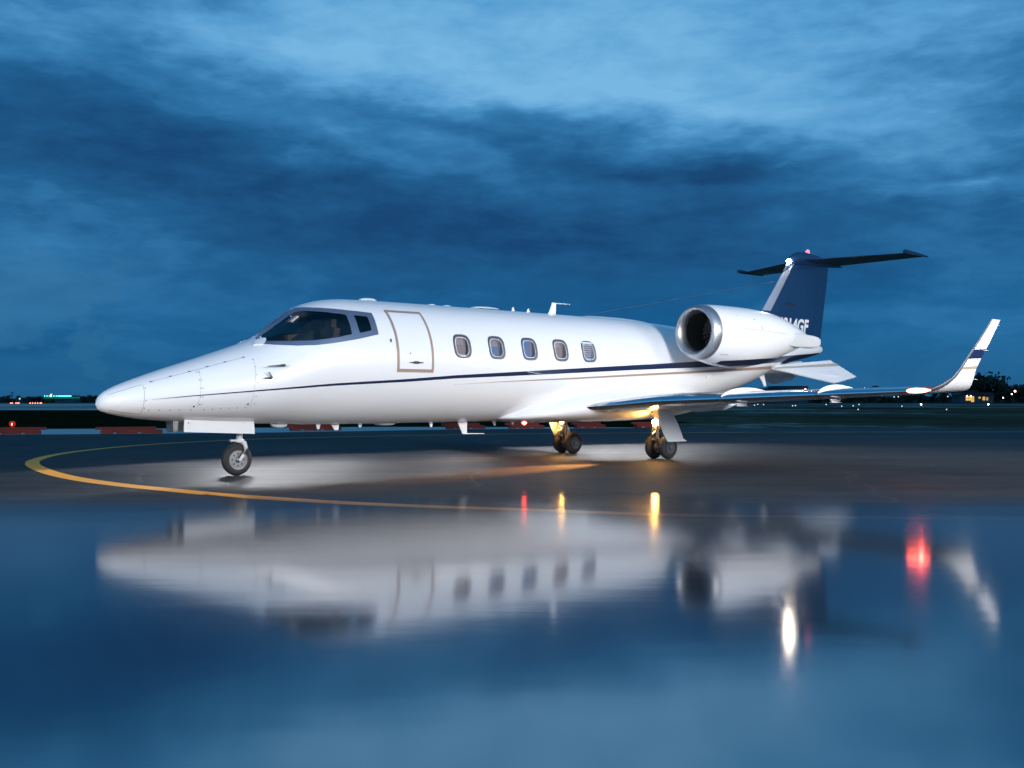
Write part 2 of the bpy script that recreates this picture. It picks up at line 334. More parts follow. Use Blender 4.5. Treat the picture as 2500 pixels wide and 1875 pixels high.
ribbon('apron_scuff', [(-3.55, 11.35), (-3.3, 11.1), (-3.05, 10.95)], .05, .004, 'scuff', None)
ribbon('apron_scuff', [(-3.1, 11.3), (-2.8, 10.95), (-2.45, 10.7)], .03, .004, 'scuff', None)
# standing water on the near part of the apron
wat = bpy.data.materials.new('standing_water'); wat.use_nodes = True; k = NT(wat.node_tree); k.n.clear()
tcn = k.node('ShaderNodeTexCoord'); ob = tcn.outputs['Object']; so = k.sep(ob)
gl = k.node('ShaderNodeBsdfGlossy'); gl.inputs[0].default_value = (.86, .87, .90, 1)
edge_n = k.noise(k.xyz(k.m('MULTIPLY', so[0], .6), k.m('MULTIPLY', so[1], 2.2), 0.0), .5, 5, .55)
yy = k.m('ADD', so[1], k.m('MULTIPLY', k.m('SUBTRACT', edge_n, .5), 2.2))
far = k.step(yy, 6.0, 10.6)
k.l.new(k.m('MULTIPLY_ADD', far, .03, .088), gl.inputs['Roughness'])
bp = k.node('ShaderNodeBump'); bp.inputs['Strength'].default_value = .05; bp.inputs['Distance'].default_value = .01
k.l.new(k.noise(k.xyz(k.m('MULTIPLY', so[0], .8), k.m('MULTIPLY', so[1], 2.4), 0.0), 1.6, 2, .4), bp.inputs['Height']); k.l.new(bp.outputs[0], gl.inputs['Normal'])
df = k.node('ShaderNodeBsdfDiffuse'); df.inputs[0].default_value = (.030, .036, .042, 1)
mx = k.node('ShaderNodeMixShader'); mx.inputs[0].default_value = .47; k.l.new(df.outputs[0], mx.inputs[1]); k.l.new(gl.outputs[0], mx.inputs[2])
tr = k.node('ShaderNodeBsdfTransparent'); m2 = k.node('ShaderNodeMixShader')
k.l.new(k.step(yy, 11.9, 8.3), m2.inputs[0]); k.l.new(tr.outputs[0], m2.inputs[1]); k.l.new(mx.outputs[0], m2.inputs[2])
o = k.node('ShaderNodeOutputMaterial'); k.l.new(m2.outputs[0], o.inputs[0])
sheet('water', [(-14, -4), (14, -4), (14, 12.8), (-14, 12.8)], .008, wat)

# ================================================================== THE AIRCRAFT
TH = .7043
jet = empty('business_jet', (-5.465, 12.94, 0), TH)
tag(jet, 'white twin engine business jet with navy stripe and navy T tail on wet apron', 'aircraft')
# axes of the jet: X aft from the nose tip, Y to starboard, Z up
XS = [0, .03, .1, .22, .42, .7, 1, 1.4, 1.8, 2.2, 2.6, 3, 3.3, 3.6, 4.2, 5, 8.5, 9.6, 10.6, 11.5, 12.3, 13.1, 13.9, 14.6, 15.3, 15.9, 16.4, 16.8, 16.93]
ZT_ = pchip(XS, [1.04, 1.12, 1.19, 1.26, 1.345, 1.45, 1.556, 1.69, 1.83, 1.985, 2.265, 2.53, 2.61, 2.645, 2.66, 2.665, 2.67, 2.665, 2.643, 2.6, 2.55, 2.515, 2.49, 2.475, 2.46, 2.45, 2.445, 2.44, 2.40])
ZB_ = pchip(XS, [1.02, .965, .925, .89, .85, .815, .79, .768, .755, .745, .735, .72, .716, .714, .71, .712, .725, .76, .86, .98, 1.1, 1.26, 1.47, 1.72, 1.9, 2.02, 2.10, 2.18, 2.22])
WW_ = pchip([0, .03, .1, .22, .42, .7, 1, 1.4, 1.8, 2.2, 2.6, 3, 3.4, 3.8, 4.2, 4.6, 5, 5.5, 10.8, 12, 13, 14, 15, 16, 16.8, 16.93],
            [.015, .085, .165, .255, .355, .455, .545, .635, .71, .77, .82, .86, .90, .93, .955, .97, .98, .98, .98, .95, .84, .66, .45, .25, .13, .10])
def half(X, Z):
    a, b, w = ZT_(X), ZB_(X), WW_(X); q = (Z - (a + b) / 2) / ((a - b) / 2)
    return w * sqrt(max(0.0, 1 - q * q))
def onskin(X, Z, side=-1, off=.003):
    """a point on the fuselage skin, lifted off it by off along the section normal"""
    a, b, w = ZT_(X), ZB_(X), WW_(X); zc = (a + b) / 2; hz = (a - b) / 2; q = max(-.999, min(.999, (Z - zc) / hz)); y = w * sqrt(1 - q * q)
    n = Vector((0, y / w ** 2, (Z - zc) / hz ** 2)); n.normalize()
    return Vector((X, side * (y + off * n.y), Z + off * n.z))
xs = [i * i * 1.0 / 900 for i in range(30)] + [1 + i * .1 for i in range(159)] + [16.88, 16.92, 16.93]
def ring(X, n=96):
    a, b, w = ZT_(X), ZB_(X), WW_(X); zc = (a + b) / 2; hz = (a - b) / 2
    return [(X, w * cos(2 * pi * j / n), zc + hz * sin(2 * pi * j / n)) for j in range(n)]
fb = MB(); fb.loft([ring(x) for x in xs])
fus = fb.build('fuselage', ['white'], jet, angle=60)
fus.data.materials.append(M['dark']); fus.data.materials.append(M['cabin'])

PANE = [(2.215, 1.935), (2.40, 2.082), (2.60, 2.245), (2.80, 2.392), (2.87, 2.402), (3.10, 2.385), (3.375, 2.357), (3.395, 2.345), (3.392, 2.20), (3.384, 2.057), (3.2, 2.012), (2.99, 1.972), (2.779, 1.942), (2.5, 1.930), (2.30, 1.932)]
PANE2 = [(3.515, 2.345), (3.53, 2.352), (3.71, 2.343), (3.735, 2.33), (3.730, 2.23), (3.723, 2.135), (3.70, 2.12), (3.53, 2.080), (3.512, 2.09), (3.512, 2.2)]
PANE = [(2.205, 1.932)] + [(x, ZT_(x) - .010) for x in (2.27, 2.34, 2.42, 2.5, 2.58, 2.66, 2.72)] + [(2.80, 2.392), (2.87, 2.402)] + PANE[5:]
FRAME = [(2.092, 1.893), (2.35, 2.09), (2.6, 2.285), (2.80, 2.425), (2.864, 2.466), (2.941, 2.461), (3.389, 2.435), (3.845, 2.405), (3.833, 2.23), (3.821, 2.067), (3.448, 1.98), (3.091, 1.913), (2.814, 1.875), (2.561, 1.861), (2.301, 1.870)]
def supers(cx, cz, a, b, n=3.4, k=40):
    r = []
    for i in range(k):
        th = 2 * pi * i / k; c_, s_ = cos(th), sin(th)
        r.append((cx + a * math.copysign(abs(c_) ** (2 / n), c_), cz + b * math.copysign(abs(s_) ** (2 / n), s_)))
    return r
def band(mb, outer, inner, side, o1, o2, sub=3, mi=0):
    n = len(outer); rows = []
    for q in range(sub + 1):
        u = q / sub; rows.append([onskin(outer[i][0] * (1 - u) + inner[i][0] * u, outer[i][1] * (1 - u) + inner[i][1] * u, side, o1 * (1 - u) + o2 * u) for i in range(n)])
    mb.loft(rows, mi, caps=(False, False))
def fill(mb, outline, side, off, rings=7, mi=0, dens=4):
    pts = []
    for i, p in enumerate(outline):
        q = outline[(i + 1) % len(outline)]
        for e in range(dens): pts.append((p[0] + (q[0] - p[0]) * e / dens, p[1] + (q[1] - p[1]) * e / dens))
    cx = sum(p[0] for p in pts) / len(pts); cz = sum(p[1] for p in pts) / len(pts)
    rows = [[onskin(cx + (p[0] - cx) * u, cz + (p[1] - cz) * u, side, off) for p in pts] for u in [1 - q / rings * .97 for q in range(rings + 1)]]
    mb.loft(rows, mi, caps=(False, True))
def strip(mb, top, bot, side, off=.002, mi=0, nx=120, nz=4):
    """band between two (X,Z) polylines lying on the skin"""
    tx, tz = zip(*top); bx, bz = zip(*bot); x0, x1 = max(tx[0], bx[0]), min(tx[-1], bx[-1]); rows = []
    for i in range(nx + 1):
        X = x0 + (x1 - x0) * i / nx; a = interp(X, tx, tz); c_ = interp(X, bx, bz)
        rows.append([onskin(X, a + (c_ - a) * j / nz, side, off) for j in range(nz + 1)])
    mb.loft(rows, mi, caps=(False, False), closed=False)
def pline(mb, pts, w, side, off=.0018, mi=0, step=.04):
    """thin line following an (X,Z) polyline on the skin"""
    P = []
    for a, b in zip(pts, pts[1:]):
        L = math.hypot(b[0] - a[0], b[1] - a[1]); n = max(1, int(L / step))
        P += [(a[0] + (b[0] - a[0]) * i / n, a[1] + (b[1] - a[1]) * i / n) for i in range(n)]
    P.append(pts[-1]); rows = []
    for i, p in enumerate(P):
        a = P[max(i - 1, 0)]; b = P[min(i + 1, len(P) - 1)]; L = math.hypot(b[0] - a[0], b[1] - a[1]) or 1; nx_, nz_ = -(b[1] - a[1]) / L * w / 2, (b[0] - a[0]) / L * w / 2
        rows.append([onskin(p[0] + nx_, p[1] + nz_, side, off), onskin(p[0] - nx_, p[1] - nz_, side, off)])
    mb.loft(rows, mi, caps=(False, False), closed=False)

# ---- cut the windows out of the skin
def cutter(polys, y0, y1, mats, mis):
    b = MB()
    for poly, mi in zip(polys, mis):
        b.prism([(x, (y0 + y1) / 2, z) for x, z in poly], (0, y1 - y0, 0), mi)
    o = b.build('cut', mats, jet, smooth=False); return o
WIN = [(5.333, 1.94), (6.04, 1.942), (6.755, 1.944), (7.473, 1.946), (8.156, 1.946)]; WA, WB = .152, .170
cut1 = cutter([PANE, PANE2], -1.2, 1.2, ['white', 'dark', 'cabin'], [1, 1])
polys = [supers(x, z, WA, WB) for x, z in WIN]
cut2 = cutter(polys, -1.2, -.84, ['white', 'dark', 'cabin'], [2] * 5)
cut3 = cutter(polys, .84, 1.2, ['white', 'dark', 'cabin'], [2] * 5)
frame_objs = []
for side in (-1, 1):
    b = MB(); n = 4; pts = []
    for i, p in enumerate(FRAME):
        q = FRAME[(i + 1) % len(FRAME)]
        for e in range(n): pts.append((p[0] + (q[0] - p[0]) * e / n, p[1] + (q[1] - p[1]) * e / n))
    cx, cz = 3.05, 2.13; R = 10
    for off in (.004, -.012):
        pass
    outer = [[onskin(cx + (p[0] - cx) * u, cz + (p[1] - cz) * u, side, .004) for p in pts] for u in [.03 + .97 * q / R for q in range(R + 1)]]
    inner = [[onskin(cx + (p[0] - cx) * u, cz + (p[1] - cz) * u, side, -.012) for p in pts] for u in [1 - .97 * q / R for q in range(R + 1)]]
    b.loft(outer + inner, 0, caps=(True, True))
    frame_objs.append(b.build('windshield_frame', ['frame', 'dark', 'cabin'], jet, angle=50))
def cut(o, cutters):
    for c_ in cutters:
        md = o.modifiers.new('b', 'BOOLEAN'); md.operation = 'DIFFERENCE'; md.object = c_; md.solver = 'EXACT'
    bpy.context.view_layer.update(); dg = bpy.context.evaluated_depsgraph_get()
    me = bpy.data.meshes.new_from_object(o.evaluated_get(dg)); o.modifiers.clear(); o.data = me
    me.polygons.foreach_set('use_smooth', [True] * len(me.polygons)); me.set_sharp_from_angle(angle=radians(45))
cut(fus, [cut1, cut2, cut3])
for f_ in frame_objs: cut(f_, [cut1])
for c_ in (cut1, cut2, cut3): bpy.data.objects.remove(c_)

# ---- cockpit glass, cabin windows
for side in (-1, 1):
    g = MB(); fill(g, PANE, side, -.006, 10); g.build('cockpit_window', 'glass', jet)
    g = MB(); fill(g, PANE2, side, -.006, 6); g.build('cockpit_side_window', 'glass', jet)
    for i, (x, z) in enumerate(WIN):
        f_ = MB(); band(f_, supers(x, z, WA + .020, WB + .022), supers(x, z, WA - .004, WB - .004), side, .007, .004)
        fr = f_.build('cabin_window', 'winframe', jet)
        f_ = MB(); band(f_, supers(x, z, WA - .020, WB - .020), supers(x, z, WA - .030, WB - .030), side, .001, .001); f_.build('window_highlight', 'white_matte', fr)  # thin white ring: the highlight inside the frame, put in as colour
        g = MB(); fill(g, supers(x, z, WA, WB), side, -.004, 4, dens=1); g.build('window_pane', 'cglass', fr)
        b = MB(); y = side * .80
        if i == 4:
            for q in range(9): b.box((x, side * (half(x, z) - .05), z - .155 + q * .039), (.15, .003, .013), 0, Euler((side * .35, 0, 0)))
            b.build('window_blind', 'blind', fr)
        elif i in (0, 3): b.box((x + (-.06 if i == 3 else 0), side * .87, z - .10 if i == 0 else z - .08), (.10, .03, .13)); b.build('cabin_seat', 'cabin_seat', fr)
        elif i == 1: b.box((x - .02, side * .87, z - .09), (.08, .03, .11)); b.build('cabin_curtain', 'cabin_blue', fr)
        else: b.box((x - .03, side * .86, z), (.09, .02, .16)); b.build('cabin_curtain', 'cabin_blue', fr)
# cockpit interior
b = MB(); b.box((2.66, 0, 1.99), (.20, .60, .05), 0, Euler((0, -.12, 0))); b.box((2.86, 0, 2.02), (.04, .55, .07)); b.build('instrument_panel', 'dash', jet)
for y in (-.38, .38):
    b = MB(); b.box((3.26, y, 2.03), (.05, .20, .13), 0, Euler((0, .15, 0))); b.tube([(3.27, y, 2.12), (3.28, y, 2.22)], .07, sy=.6); b.box((3.28, y, 2.22), (.04, .10, .07)); b.build('pilot_seat', 'seat', jet, angle=30)
b = MB(); b.box((2.70, -.28, 2.27), (.07, .09, .012), 0, Euler((0, -.66, 0))); b.build('sun_visor', 'cabin_seat', jet)
b = MB(); b.box((3.0, 0, 2.30), (.03, .05, .04)); b.tube([(3.02, -.05, 2.33), (3.05, -.12, 2.22)], .008); b.build('standby_compass', 'dash', jet)
# windshield centre post and base fairing
b = MB()
for side in (-1, 1):
    pts = [(2.06, 1.86), (2.14, 1.93), (2.22, 1.965), (2.26, 1.965), (2.24, 1.93), (2.17, 1.87)]
    b = MB(); fill(b, pts, side, .018, 4); band(b, pts, pts, side, .0, .018, 1)
    b.build('windshield_fairing', 'white', jet)
b = MB()
for side in (-1, 1): b.tube([onskin(x, ZT_(x) - .004, side, .006) for x in [2.2 + i * .06 for i in range(12)]], .006, n=6)
b.build('windshield_seam', 'frame', jet)

# ---- stripes (paint on the skin)
NT_ = [(.585, 1.092), (.993, 1.139), (1.886, 1.219), (3.082, 1.327), (4.339, 1.410), (5.168, 1.477), (6.876, 1.583), (8.933, 1.710), (10.16, 1.786), (11.09, 1.846), (12.18, 1.905), (14.51, 2.059), (16.0, 2.165), (16.92, 2.235)]
NB_ = [(.585, 1.090), (.993, 1.127), (1.888, 1.201), (3.089, 1.295), (4.348, 1.368), (5.178, 1.428), (6.886, 1.513), (8.937, 1.623), (10.16, 1.686), (11.09, 1.727), (12.17, 1.783), (14.64, 1.934), (15.2, 1.91), (16.0, 2.045), (16.92, 2.225)]
TT_ = [(5.17, 1.331), (6.16, 1.393), (7.83, 1.483), (9.34, 1.569), (11.0, 1.656), (11.68, 1.697), (13.37, 1.790), (14.2, 1.84)]
TB_ = [(5.17, 1.329), (6.16, 1.384), (7.84, 1.454), (9.35, 1.530), (11.0, 1.611), (11.69, 1.647), (13.42, 1.733), (14.2, 1.775)]
for side in (-1, 1):
    b = MB(); strip(b, NT_, NB_, side, .002, nx=180, nz=6); b.build('navy_stripe', 'navy', jet)
    b = MB(); strip(b, TT_, TB_, side, .002, nx=100); b.build('tan_stripe', 'tan', jet)
# ---- panel lines and rivets on the nose
for side in (-1, 1):
    b = MB(); lw = .005; L_ = 1
    pline(b, [(.106, 1.150), (.3, 1.222), (.496, 1.288)], lw, side, .0018, 1); pline(b, [(.512, 1.288), (.505, 1.19), (.498, 1.086), (.496, .98), (.494, .899)], .005, side, .0018, 1); pline(b, [(.125, .955), (.3, .92), (.494, .897)], lw, side, .0018, 1)
    pline(b, [(.614, 1.328), (1.83, 1.680)], .004, side, .0018, 1)
    for x, z in [(.614, 1.328), (.858, 1.402), (1.1, 1.471), (1.337, 1.541), (1.576, 1.609), (1.83, 1.680)]: pline(b, [(x - .018, z - .005), (x + .018, z + .005)], .011, side, .003)
    pline(b, [(1.212, 1.49), (1.195, 1.356), (1.186, 1.245), (1.176, 1.126), (1.165, .98)], .003, side, .0018, 1)
    pline(b, [(1.945, 1.66), (1.928, 1.549), (1.903, 1.332), (1.892, 1.229), (1.892, 1.137), (1.88, .99)], .003, side, .0018, 1)
    dots = [(x, .953) for x in (.574, .70, .83, .95, 1.096)] + [(1.263 + .112 * i, .959 + .0048 * i) for i in range(6)]
    dots += [(1.195 + dx, z) for z in (1.463, 1.356, 1.245, 1.126, 1.026) for dx in (-.014, .014)] + [(1.93, z) for z in (1.65, 1.549, 1.44, 1.332, 1.137, 1.035)]
    dots += [(.525, 1.24), (.52, 1.08), (.515, .98)]
    for x, z in dots: pline(b, [(x - .006, z), (x + .006, z)], .011, side, .003)
    for x, z in [(1.119, 1.0), (1.842, 1.031)]: pline(b, [(x - .012, z), (x + .012, z)], .020, side, .003)
    pline(b, [(4.0, 1.984), (4.03, 1.984)], .05, side, .003)
    b.build('nose_panel_lines', ['line', 'seam'], jet, smooth=False)
# ---- entry door
def rrect(x0, x1, z0, z1, r=.03, k=5):
    out = []
    for cx, cz, a0 in ((x1 - r, z1 - r, 0), (x0 + r, z1 - r, 90), (x0 + r, z0 + r, 180), (x1 - r, z0 + r, 270)):
        for i in range(k): a = radians(a0 + 90 * i / (k - 1)); out.append((cx + r * cos(a), cz + r * sin(a)))
    return out
def dens_(p, n=6):
    out = []
    for i, a in enumerate(p):
        q = p[(i + 1) % len(p)]
        for e in range(n): out.append((a[0] + (q[0] - a[0]) * e / n, a[1] + (q[1] - a[1]) * e / n))
    return out
b = MB(); fill(b, rrect(4.138, 4.715, 1.560, 2.434, .012), -1, .0045, 14, dens=24); door = b.build('entry_door', 'white', jet)
b = MB(); band(b, dens_(rrect(4.096, 4.757, 1.510, 2.471, .01), 30), dens_(rrect(4.138, 4.715, 1.560, 2.434, .01), 30), -1, .0055, .0055, 2); b.build('door_outline', 'tan', door)
b = MB(); fill(b, [(4.30, 1.662), (4.36, 1.668), (4.40, 1.682), (4.46, 1.682), (4.50, 1.668), (4.557, 1.668), (4.557, 1.652), (4.50, 1.650), (4.46, 1.638), (4.40, 1.638), (4.36, 1.65), (4.30, 1.654)], -1, .012, 3); b.tube([onskin(4.35, 1.66, -1, .02), onskin(4.52, 1.66, -1, .02)], .009); b.build('door_handle', 'handle', door)
b = MB(); b.lathe(onskin(4.329, 1.797, -1, 0), (0, -1, .1), [(0, .012), (.006, .012), (.008, .008)], n=12); b.build('door_button', 'handle', door)
# ---- probes
b = MB()
p = onskin(2.30, 1.572, -1); q = p + Vector((0, -.06, 0)); b.tube([p, q, q + Vector((-.06, -.005, -.005)), q + Vector((-.25, -.0, -.02))], [.020, .018, .014, .007]); b.build('pitot_probe', 'handle', jet)
b = MB(); p = onskin(2.12, 1.39, -1); b.lathe(p, (0, -1, -.15), [(0, .022), (.012, .022), (.014, .01)], n=14); b.tube([p + Vector((0, -.03, 0)), p + Vector((-.11, -.04, 0))], [.012, .008]); b.prism([p + Vector(v_) for v_ in [(-.01, -.03, 0), (-.06, -.035, .085), (-.03, -.035, .08), (.02, -.03, 0)]], (0, .006, 0)); b.build('angle_of_attack_vane', 'handle', jet)

# ---- antennas on the crown and belly
def dome(name, x0, x1, up, h, wy=.07, mat='white'):
    b = MB(); rows = []
    for i in range(13):
        u = i / 12; x = x0 + (x1 - x0) * u; r = sqrt(max(0.0, 1 - (2 * u - 1) ** 2)) ** .8; zz = ZT_(x) - .01 if up else ZB_(x) + .01
        rows.append([(x, wy * r * cos(pi * j / 8), zz + (1 if up else -1) * (.01 + h * r * sin(pi * j / 8))) for j in range(9)])
    b.loft(rows, caps=(False, False), closed=False); return b.build(name, mat, jet)
def fin_blade(name, prof, th=.014, y=0, mat='white'):
    """prof: (X,Z) outline"""
    b = MB(); b.prism([(x, y, z) for x, z in prof], (0, th, 0)); return b.build(name, mat, jet, smooth=False)
dome('antenna_dome', 4.0, 4.32, True, .045, .10); dome('antenna_dome', 5.33, 5.48, True, .022); dome('antenna_dome', 5.65, 5.79, True, .022); dome('antenna_dome', 6.22, 6.85, True, .045, .16)
fin_blade('crown_antenna', [(7.15, 2.66), (7.18, 2.74), (7.205, 2.74), (7.235, 2.66)]); fin_blade('crown_antenna', [(7.51, 2.66), (7.545, 2.74), (7.57, 2.74), (7.59, 2.66)])
fin_blade('whip_antenna', [(8.03, 2.66), (8.08, 2.74), (8.14, 2.885), (8.59, 2.885), (8.59, 2.877), (8.24, 2.872), (8.225, 2.66)])
dome('belly_fairing_pod', 2.48, 2.77, False, .06, .05, 'white_matte'); fin_blade('belly_antenna', [(3.24, .73), (3.27, .64), (3.30, .64), (3.33, .73)]); fin_blade('belly_antenna', [(3.50, .73), (3.57, .62), (3.635, .62), (3.65, .73)])
fin_blade('belly_antenna', [(3.98, .73), (4.01, .66), (4.05, .66), (4.07, .73)]); dome('belly_fairing_pod', 4.31, 4.65, False, .035, .16, 'white_matte'); fin_blade('belly_antenna', [(5.35, .74), (5.38, .64), (5.42, .64), (5.44, .74)])
fin_blade('whip_antenna', [(5.93, .76), (6.06, .505), (6.53, .500), (6.53, .510), (6.15, .520), (6.15, .76)], .02); fin_blade('belly_antenna', [(6.70, .74), (6.76, .64), (6.79, .64), (6.80, .74)]); fin_blade('belly_antenna', [(7.12, .74), (7.17, .65), (7.20, .65), (7.21, .74)])
fin_blade('belly_antenna', [(14.48, 1.68), (14.70, 1.40), (14.78, 1.41), (14.66, 1.76)], .02); fin_blade('drain_mast', [(11.40, 1.62), (11.46, 1.53), (11.56, 1.53), (11.62, 1.62)], .02, -.93)
b = MB(); b.tube([(8.83, 0, 2.67), (15.12, 0, 3.82)], .0045, n=6); b.build('antenna_wire', 'line', jet)
b = MB(); b.lathe((7.46, 0, .725), (0, 0, -1), [(0, .06), (.015, .06), (.02, .05), (.05, .045), (.075, .025), (.085, .004)], 0, 20); b.build('belly_beacon', 'red_lamp', jet)

# ---- belly / wing-root fairing
b = MB(); rows = []
fx = [6.55, 6.75, 7.05, 7.4, 7.8, 8.3, 9.0, 9.8, 10.5, 11.1, 11.6, 12.1, 12.5]
fw = pchip(fx, [.30, .62, .90, 1.02, 1.09, 1.14, 1.16, 1.15, 1.10, .98, .80, .50, .15]); ft = pchip(fx, [.86, .93, 1.08, 1.22, 1.34, 1.43, 1.46, 1.46, 1.44, 1.38, 1.30, 1.22, 1.14]); fz = pchip(fx, [.75, .72, .70, .685, .68, .68, .68, .69, .72, .78, .87, .98, 1.08])
for i in range(61):
    x = 6.55 + 5.95 * i / 60; w, a, c_ = fw(x), ft(x), fz(x); zm = c_ + (a - c_) * .38; r = []
    for j in range(48):
        th = 2 * pi * j / 48; cs, sn = cos(th), sin(th); y = w * math.copysign(abs(cs) ** .78, cs); z = zm + (a - zm if sn > 0 else zm - c_) * math.copysign(abs(sn) ** (1.25 if sn > 0 else .8), sn)
        r.append((x, y, z))
    rows.append(r)
b.loft(rows); b.build('wing_body_fairing', 'white', jet, angle=60)

# ---- wings
def airfoil(n=22, th=.11):
    """points TE upper -> LE -> TE lower as (x/c, z/c)"""
    P = []
    for i in range(n + 1):
        x = (1 + cos(pi * i / n)) / 2; y = 5 * th * (.2969 * sqrt(x) - .126 * x - .3516 * x * x + .2843 * x ** 3 - .1036 * x ** 4); P.append((x, y * 1.12 + .012 * sin(pi * x)))
    for i in range(n - 1, -1, -1):
        x = (1 + cos(pi * i / n)) / 2; y = 5 * th * (.2969 * sqrt(x) - .126 * x - .3516 * x * x + .2843 * x ** 3 - .1036 * x ** 4); P.append((x, -y * .88 + .012 * sin(pi * x)))
    return P
WLE = lambda y: 7.6 + .306 * y                     # leading edge X at spanwise y
WZ = pchip([0, 1.1, 2.36, 3.43, 4.91, 6.24, 6.7], [.93, .965, 1.065, 1.105, 1.165, 1.215, 1.235])
WTE = lambda y: 10.78 + .02 * y
def wing_section(y, side, th=.11):
    le = WLE(y); ch = WTE(y) - le; z0 = WZ(y); tt = interp(y, [0, 2, 6.3], [.10, .095, .085])
    return [(le + x * ch, side * y, z0 + z * ch - .022 * x * ch * .3) for x, z in airfoil(th=tt)]
def winglet_sections(side):
    """from the wing tip, round the bend and up"""
    S_ = []; path = [  # y, z of LE, X of LE, chord, cant angle (deg from horizontal), thickness
        (6.24, 1.215, 9.51, 1.39, 4, .085), (6.36, 1.225, 9.56, 1.30, 12, .08), (6.47, 1.255, 9.66, 1.13, 28, .075), (6.54, 1.32, 9.82, .91, 50, .07), (6.585, 1.42, 10.02, .68, 68, .065),
        (6.61, 1.55, 10.19, .53, 78, .06), (6.625, 1.70, 10.36, .48, 83, .06), (6.64, 1.95, 10.68, .41, 86, .06), (6.65, 2.20, 10.99, .335, 87, .06), (6.655, 2.325, 11.14, .295, 87, .05)]
    for y, z, x, ch, a, th in path:
        a = radians(a); ny, nz = -sin(a), cos(a)         # section normal (upper surface, inboard/up)
        S_.append([(x + u * ch, side * (y + ny * w * ch), z + nz * w * ch) for u, w in airfoil(th=th)])
    return S_
N = 22; LEK = 4                                    # faces within LEK of the nose belong to the leading edge
stations = [.6, 1.1, 1.6, 2.36, 3.0, 3.43, 4.2, 4.91, 5.6, 6.24]
def subloft(secs, idx):
    b = MB(); b.loft([[s[i] for i in idx] for s in secs], caps=(False, False), closed=False); return b
for side in (-1, 1):
    secs = [wing_section(y, side) for y in stations]; full = list(range(2 * N + 1)); lei = list(range(N - LEK - 3, N + LEK + 2)); body_i = list(range(0, N - LEK - 2)); body_j = list(range(N + LEK + 1, 2 * N + 1))
    b = MB()
    for idx in (body_i, body_j): b.loft([[s[i] for i in idx] for s in secs], caps=(False, False), closed=False)
    b.add([secs[0][i] for i in (0, 2 * N)] + [secs[-1][i] for i in (0, 2 * N)], [(0, 1, 3, 2)])
    wing = b.build('wing', 'white', jet, angle=50)
    for seg in ((0, 6), (5, 8), (7, 10)):
        s2 = secs[seg[0]:seg[1]] 
        b = subloft(s2, lei); b.build('leading_edge', 'chrome', wing)
    for ii, y in ((5, 3.43), (7, 4.91)):                 # joints and stall fences
        s_ = wing_section(y, side); c0 = Vector((WLE(y) + .2, side * y, WZ(y)))
        ringp = [c0 + (Vector(s_[i]) - c0) * 1.06 for i in lei]; b = MB(); b.loft([[(p.x, p.y - .012, p.z) for p in ringp], [(p.x, p.y + .012, p.z) for p in ringp]], caps=(False, False), closed=False); b.build('edge_joint', 'steel', wing)
        ch = WTE(y) - WLE(y); top = []; base = []
        for q in range(17):
            u = q / 16; xc = .012 + u * .62; zt = WZ(y) + ch * interp(xc, *zip(*[(p[0], p[1]) for p in airfoil(th=.09)[:N + 1]][::-1])); base.append((WLE(y) + xc * ch, zt - .012)); top.append((WLE(y) + xc * ch, zt + (.068) * sin(pi * min(1, u * .97 + .03)) ** .62 * (1 - .35 * u)))
        b = MB(); b.prism([(x, side * (y + .02), z) for x, z in base + top[::-1]], (0, .012, 0)); b.build('stall_fence', 'white', wing, smooth=False)
    for y, dx in ((3.62, .12), (5.05, .12)):
        x = WLE(y) + dx; z = WZ(y) - .07; b = MB(); b.prism([(x, side * y, z), (x + .30, side * y, z + .01), (x + .26, side * y, z - .05), (x + .05, side * y, z - .055)], (0, .018, 0)); b.box((x + .16, side * y, z - .052), (.12, .03, .004)); b.build('vortilon', 'white_matte', wing, smooth=False)
    b = MB(); x = 10.55; b.tube([(9.3, side * 1.95, .97), (9.9, side * 1.95, .93), (10.7, side * 1.95, .96), (11.1, side * 1.95, 1.02)], [.01, .055, .05, .008], sy=1.2); b.build('flap_track', 'white_matte', wing)
    ws = winglet_sections(side); b = MB()
    for idx in (body_i, body_j): b.loft([[s[i] for i in idx] for s in ws], caps=(False, False), closed=False)
    b.add([s[0] for s in ws] + [s[-1] for s in ws], [(i, i + 1, len(ws) + i + 1, len(ws) + i) for i in range(len(ws) - 1)])
    b.add(ws[-1], [tuple(range(2 * N + 1))])
    wl = b.build('winglet', 'white', wing, angle=50)
    wm = bpy.data.materials.new('winglet_paint'); wm = M['white'].copy(); k = NT(wm.node_tree); bs = k.n['Principled BSDF']; tcn = k.node('ShaderNodeTexCoord'); so = k.sep(tcn.outputs['Object'])
    def zb(lo, hi, slope): zz = k.m('SUBTRACT', so[2], k.m('MULTIPLY', k.m('SUBTRACT', so[0], 10.6), slope)); return k.m('MULTIPLY', k.m('GREATER_THAN', zz, lo), k.m('LESS_THAN', zz, hi))
    c1 = k.mixc(zb(1.705, 1.84, .05), (.80, .80, .82), (.012, .022, .075)); c2 = k.mixc(zb(1.55, 1.592, .05), c1, (.42, .34, .28)); k.l.new(c2, bs.inputs['Base Color'])
    wl.data.materials[0] = wm
    b = subloft(ws, lei); b.build('winglet_edge', 'edge_grey', wing)
    for x, z in ((10.72, 1.40), (10.96, 1.84), (11.30, 2.24)): b = MB(); y = side * interp(z, [1.2, 1.4, 1.8, 2.3], [6.45, 6.58, 6.635, 6.655]); b.tube([(x - .06, y, z), (x + .10, y, z)], .004, n=5); b.build('static_wick', 'white_matte', wing)
    b = MB(); b.lathe((9.50, side * 6.30, 1.222), (0.26, side * .96, 0.03), [(-.13, .01), (-.10, .028), (0, .038), (.12, .03), (.2, .006)], 0, 16)
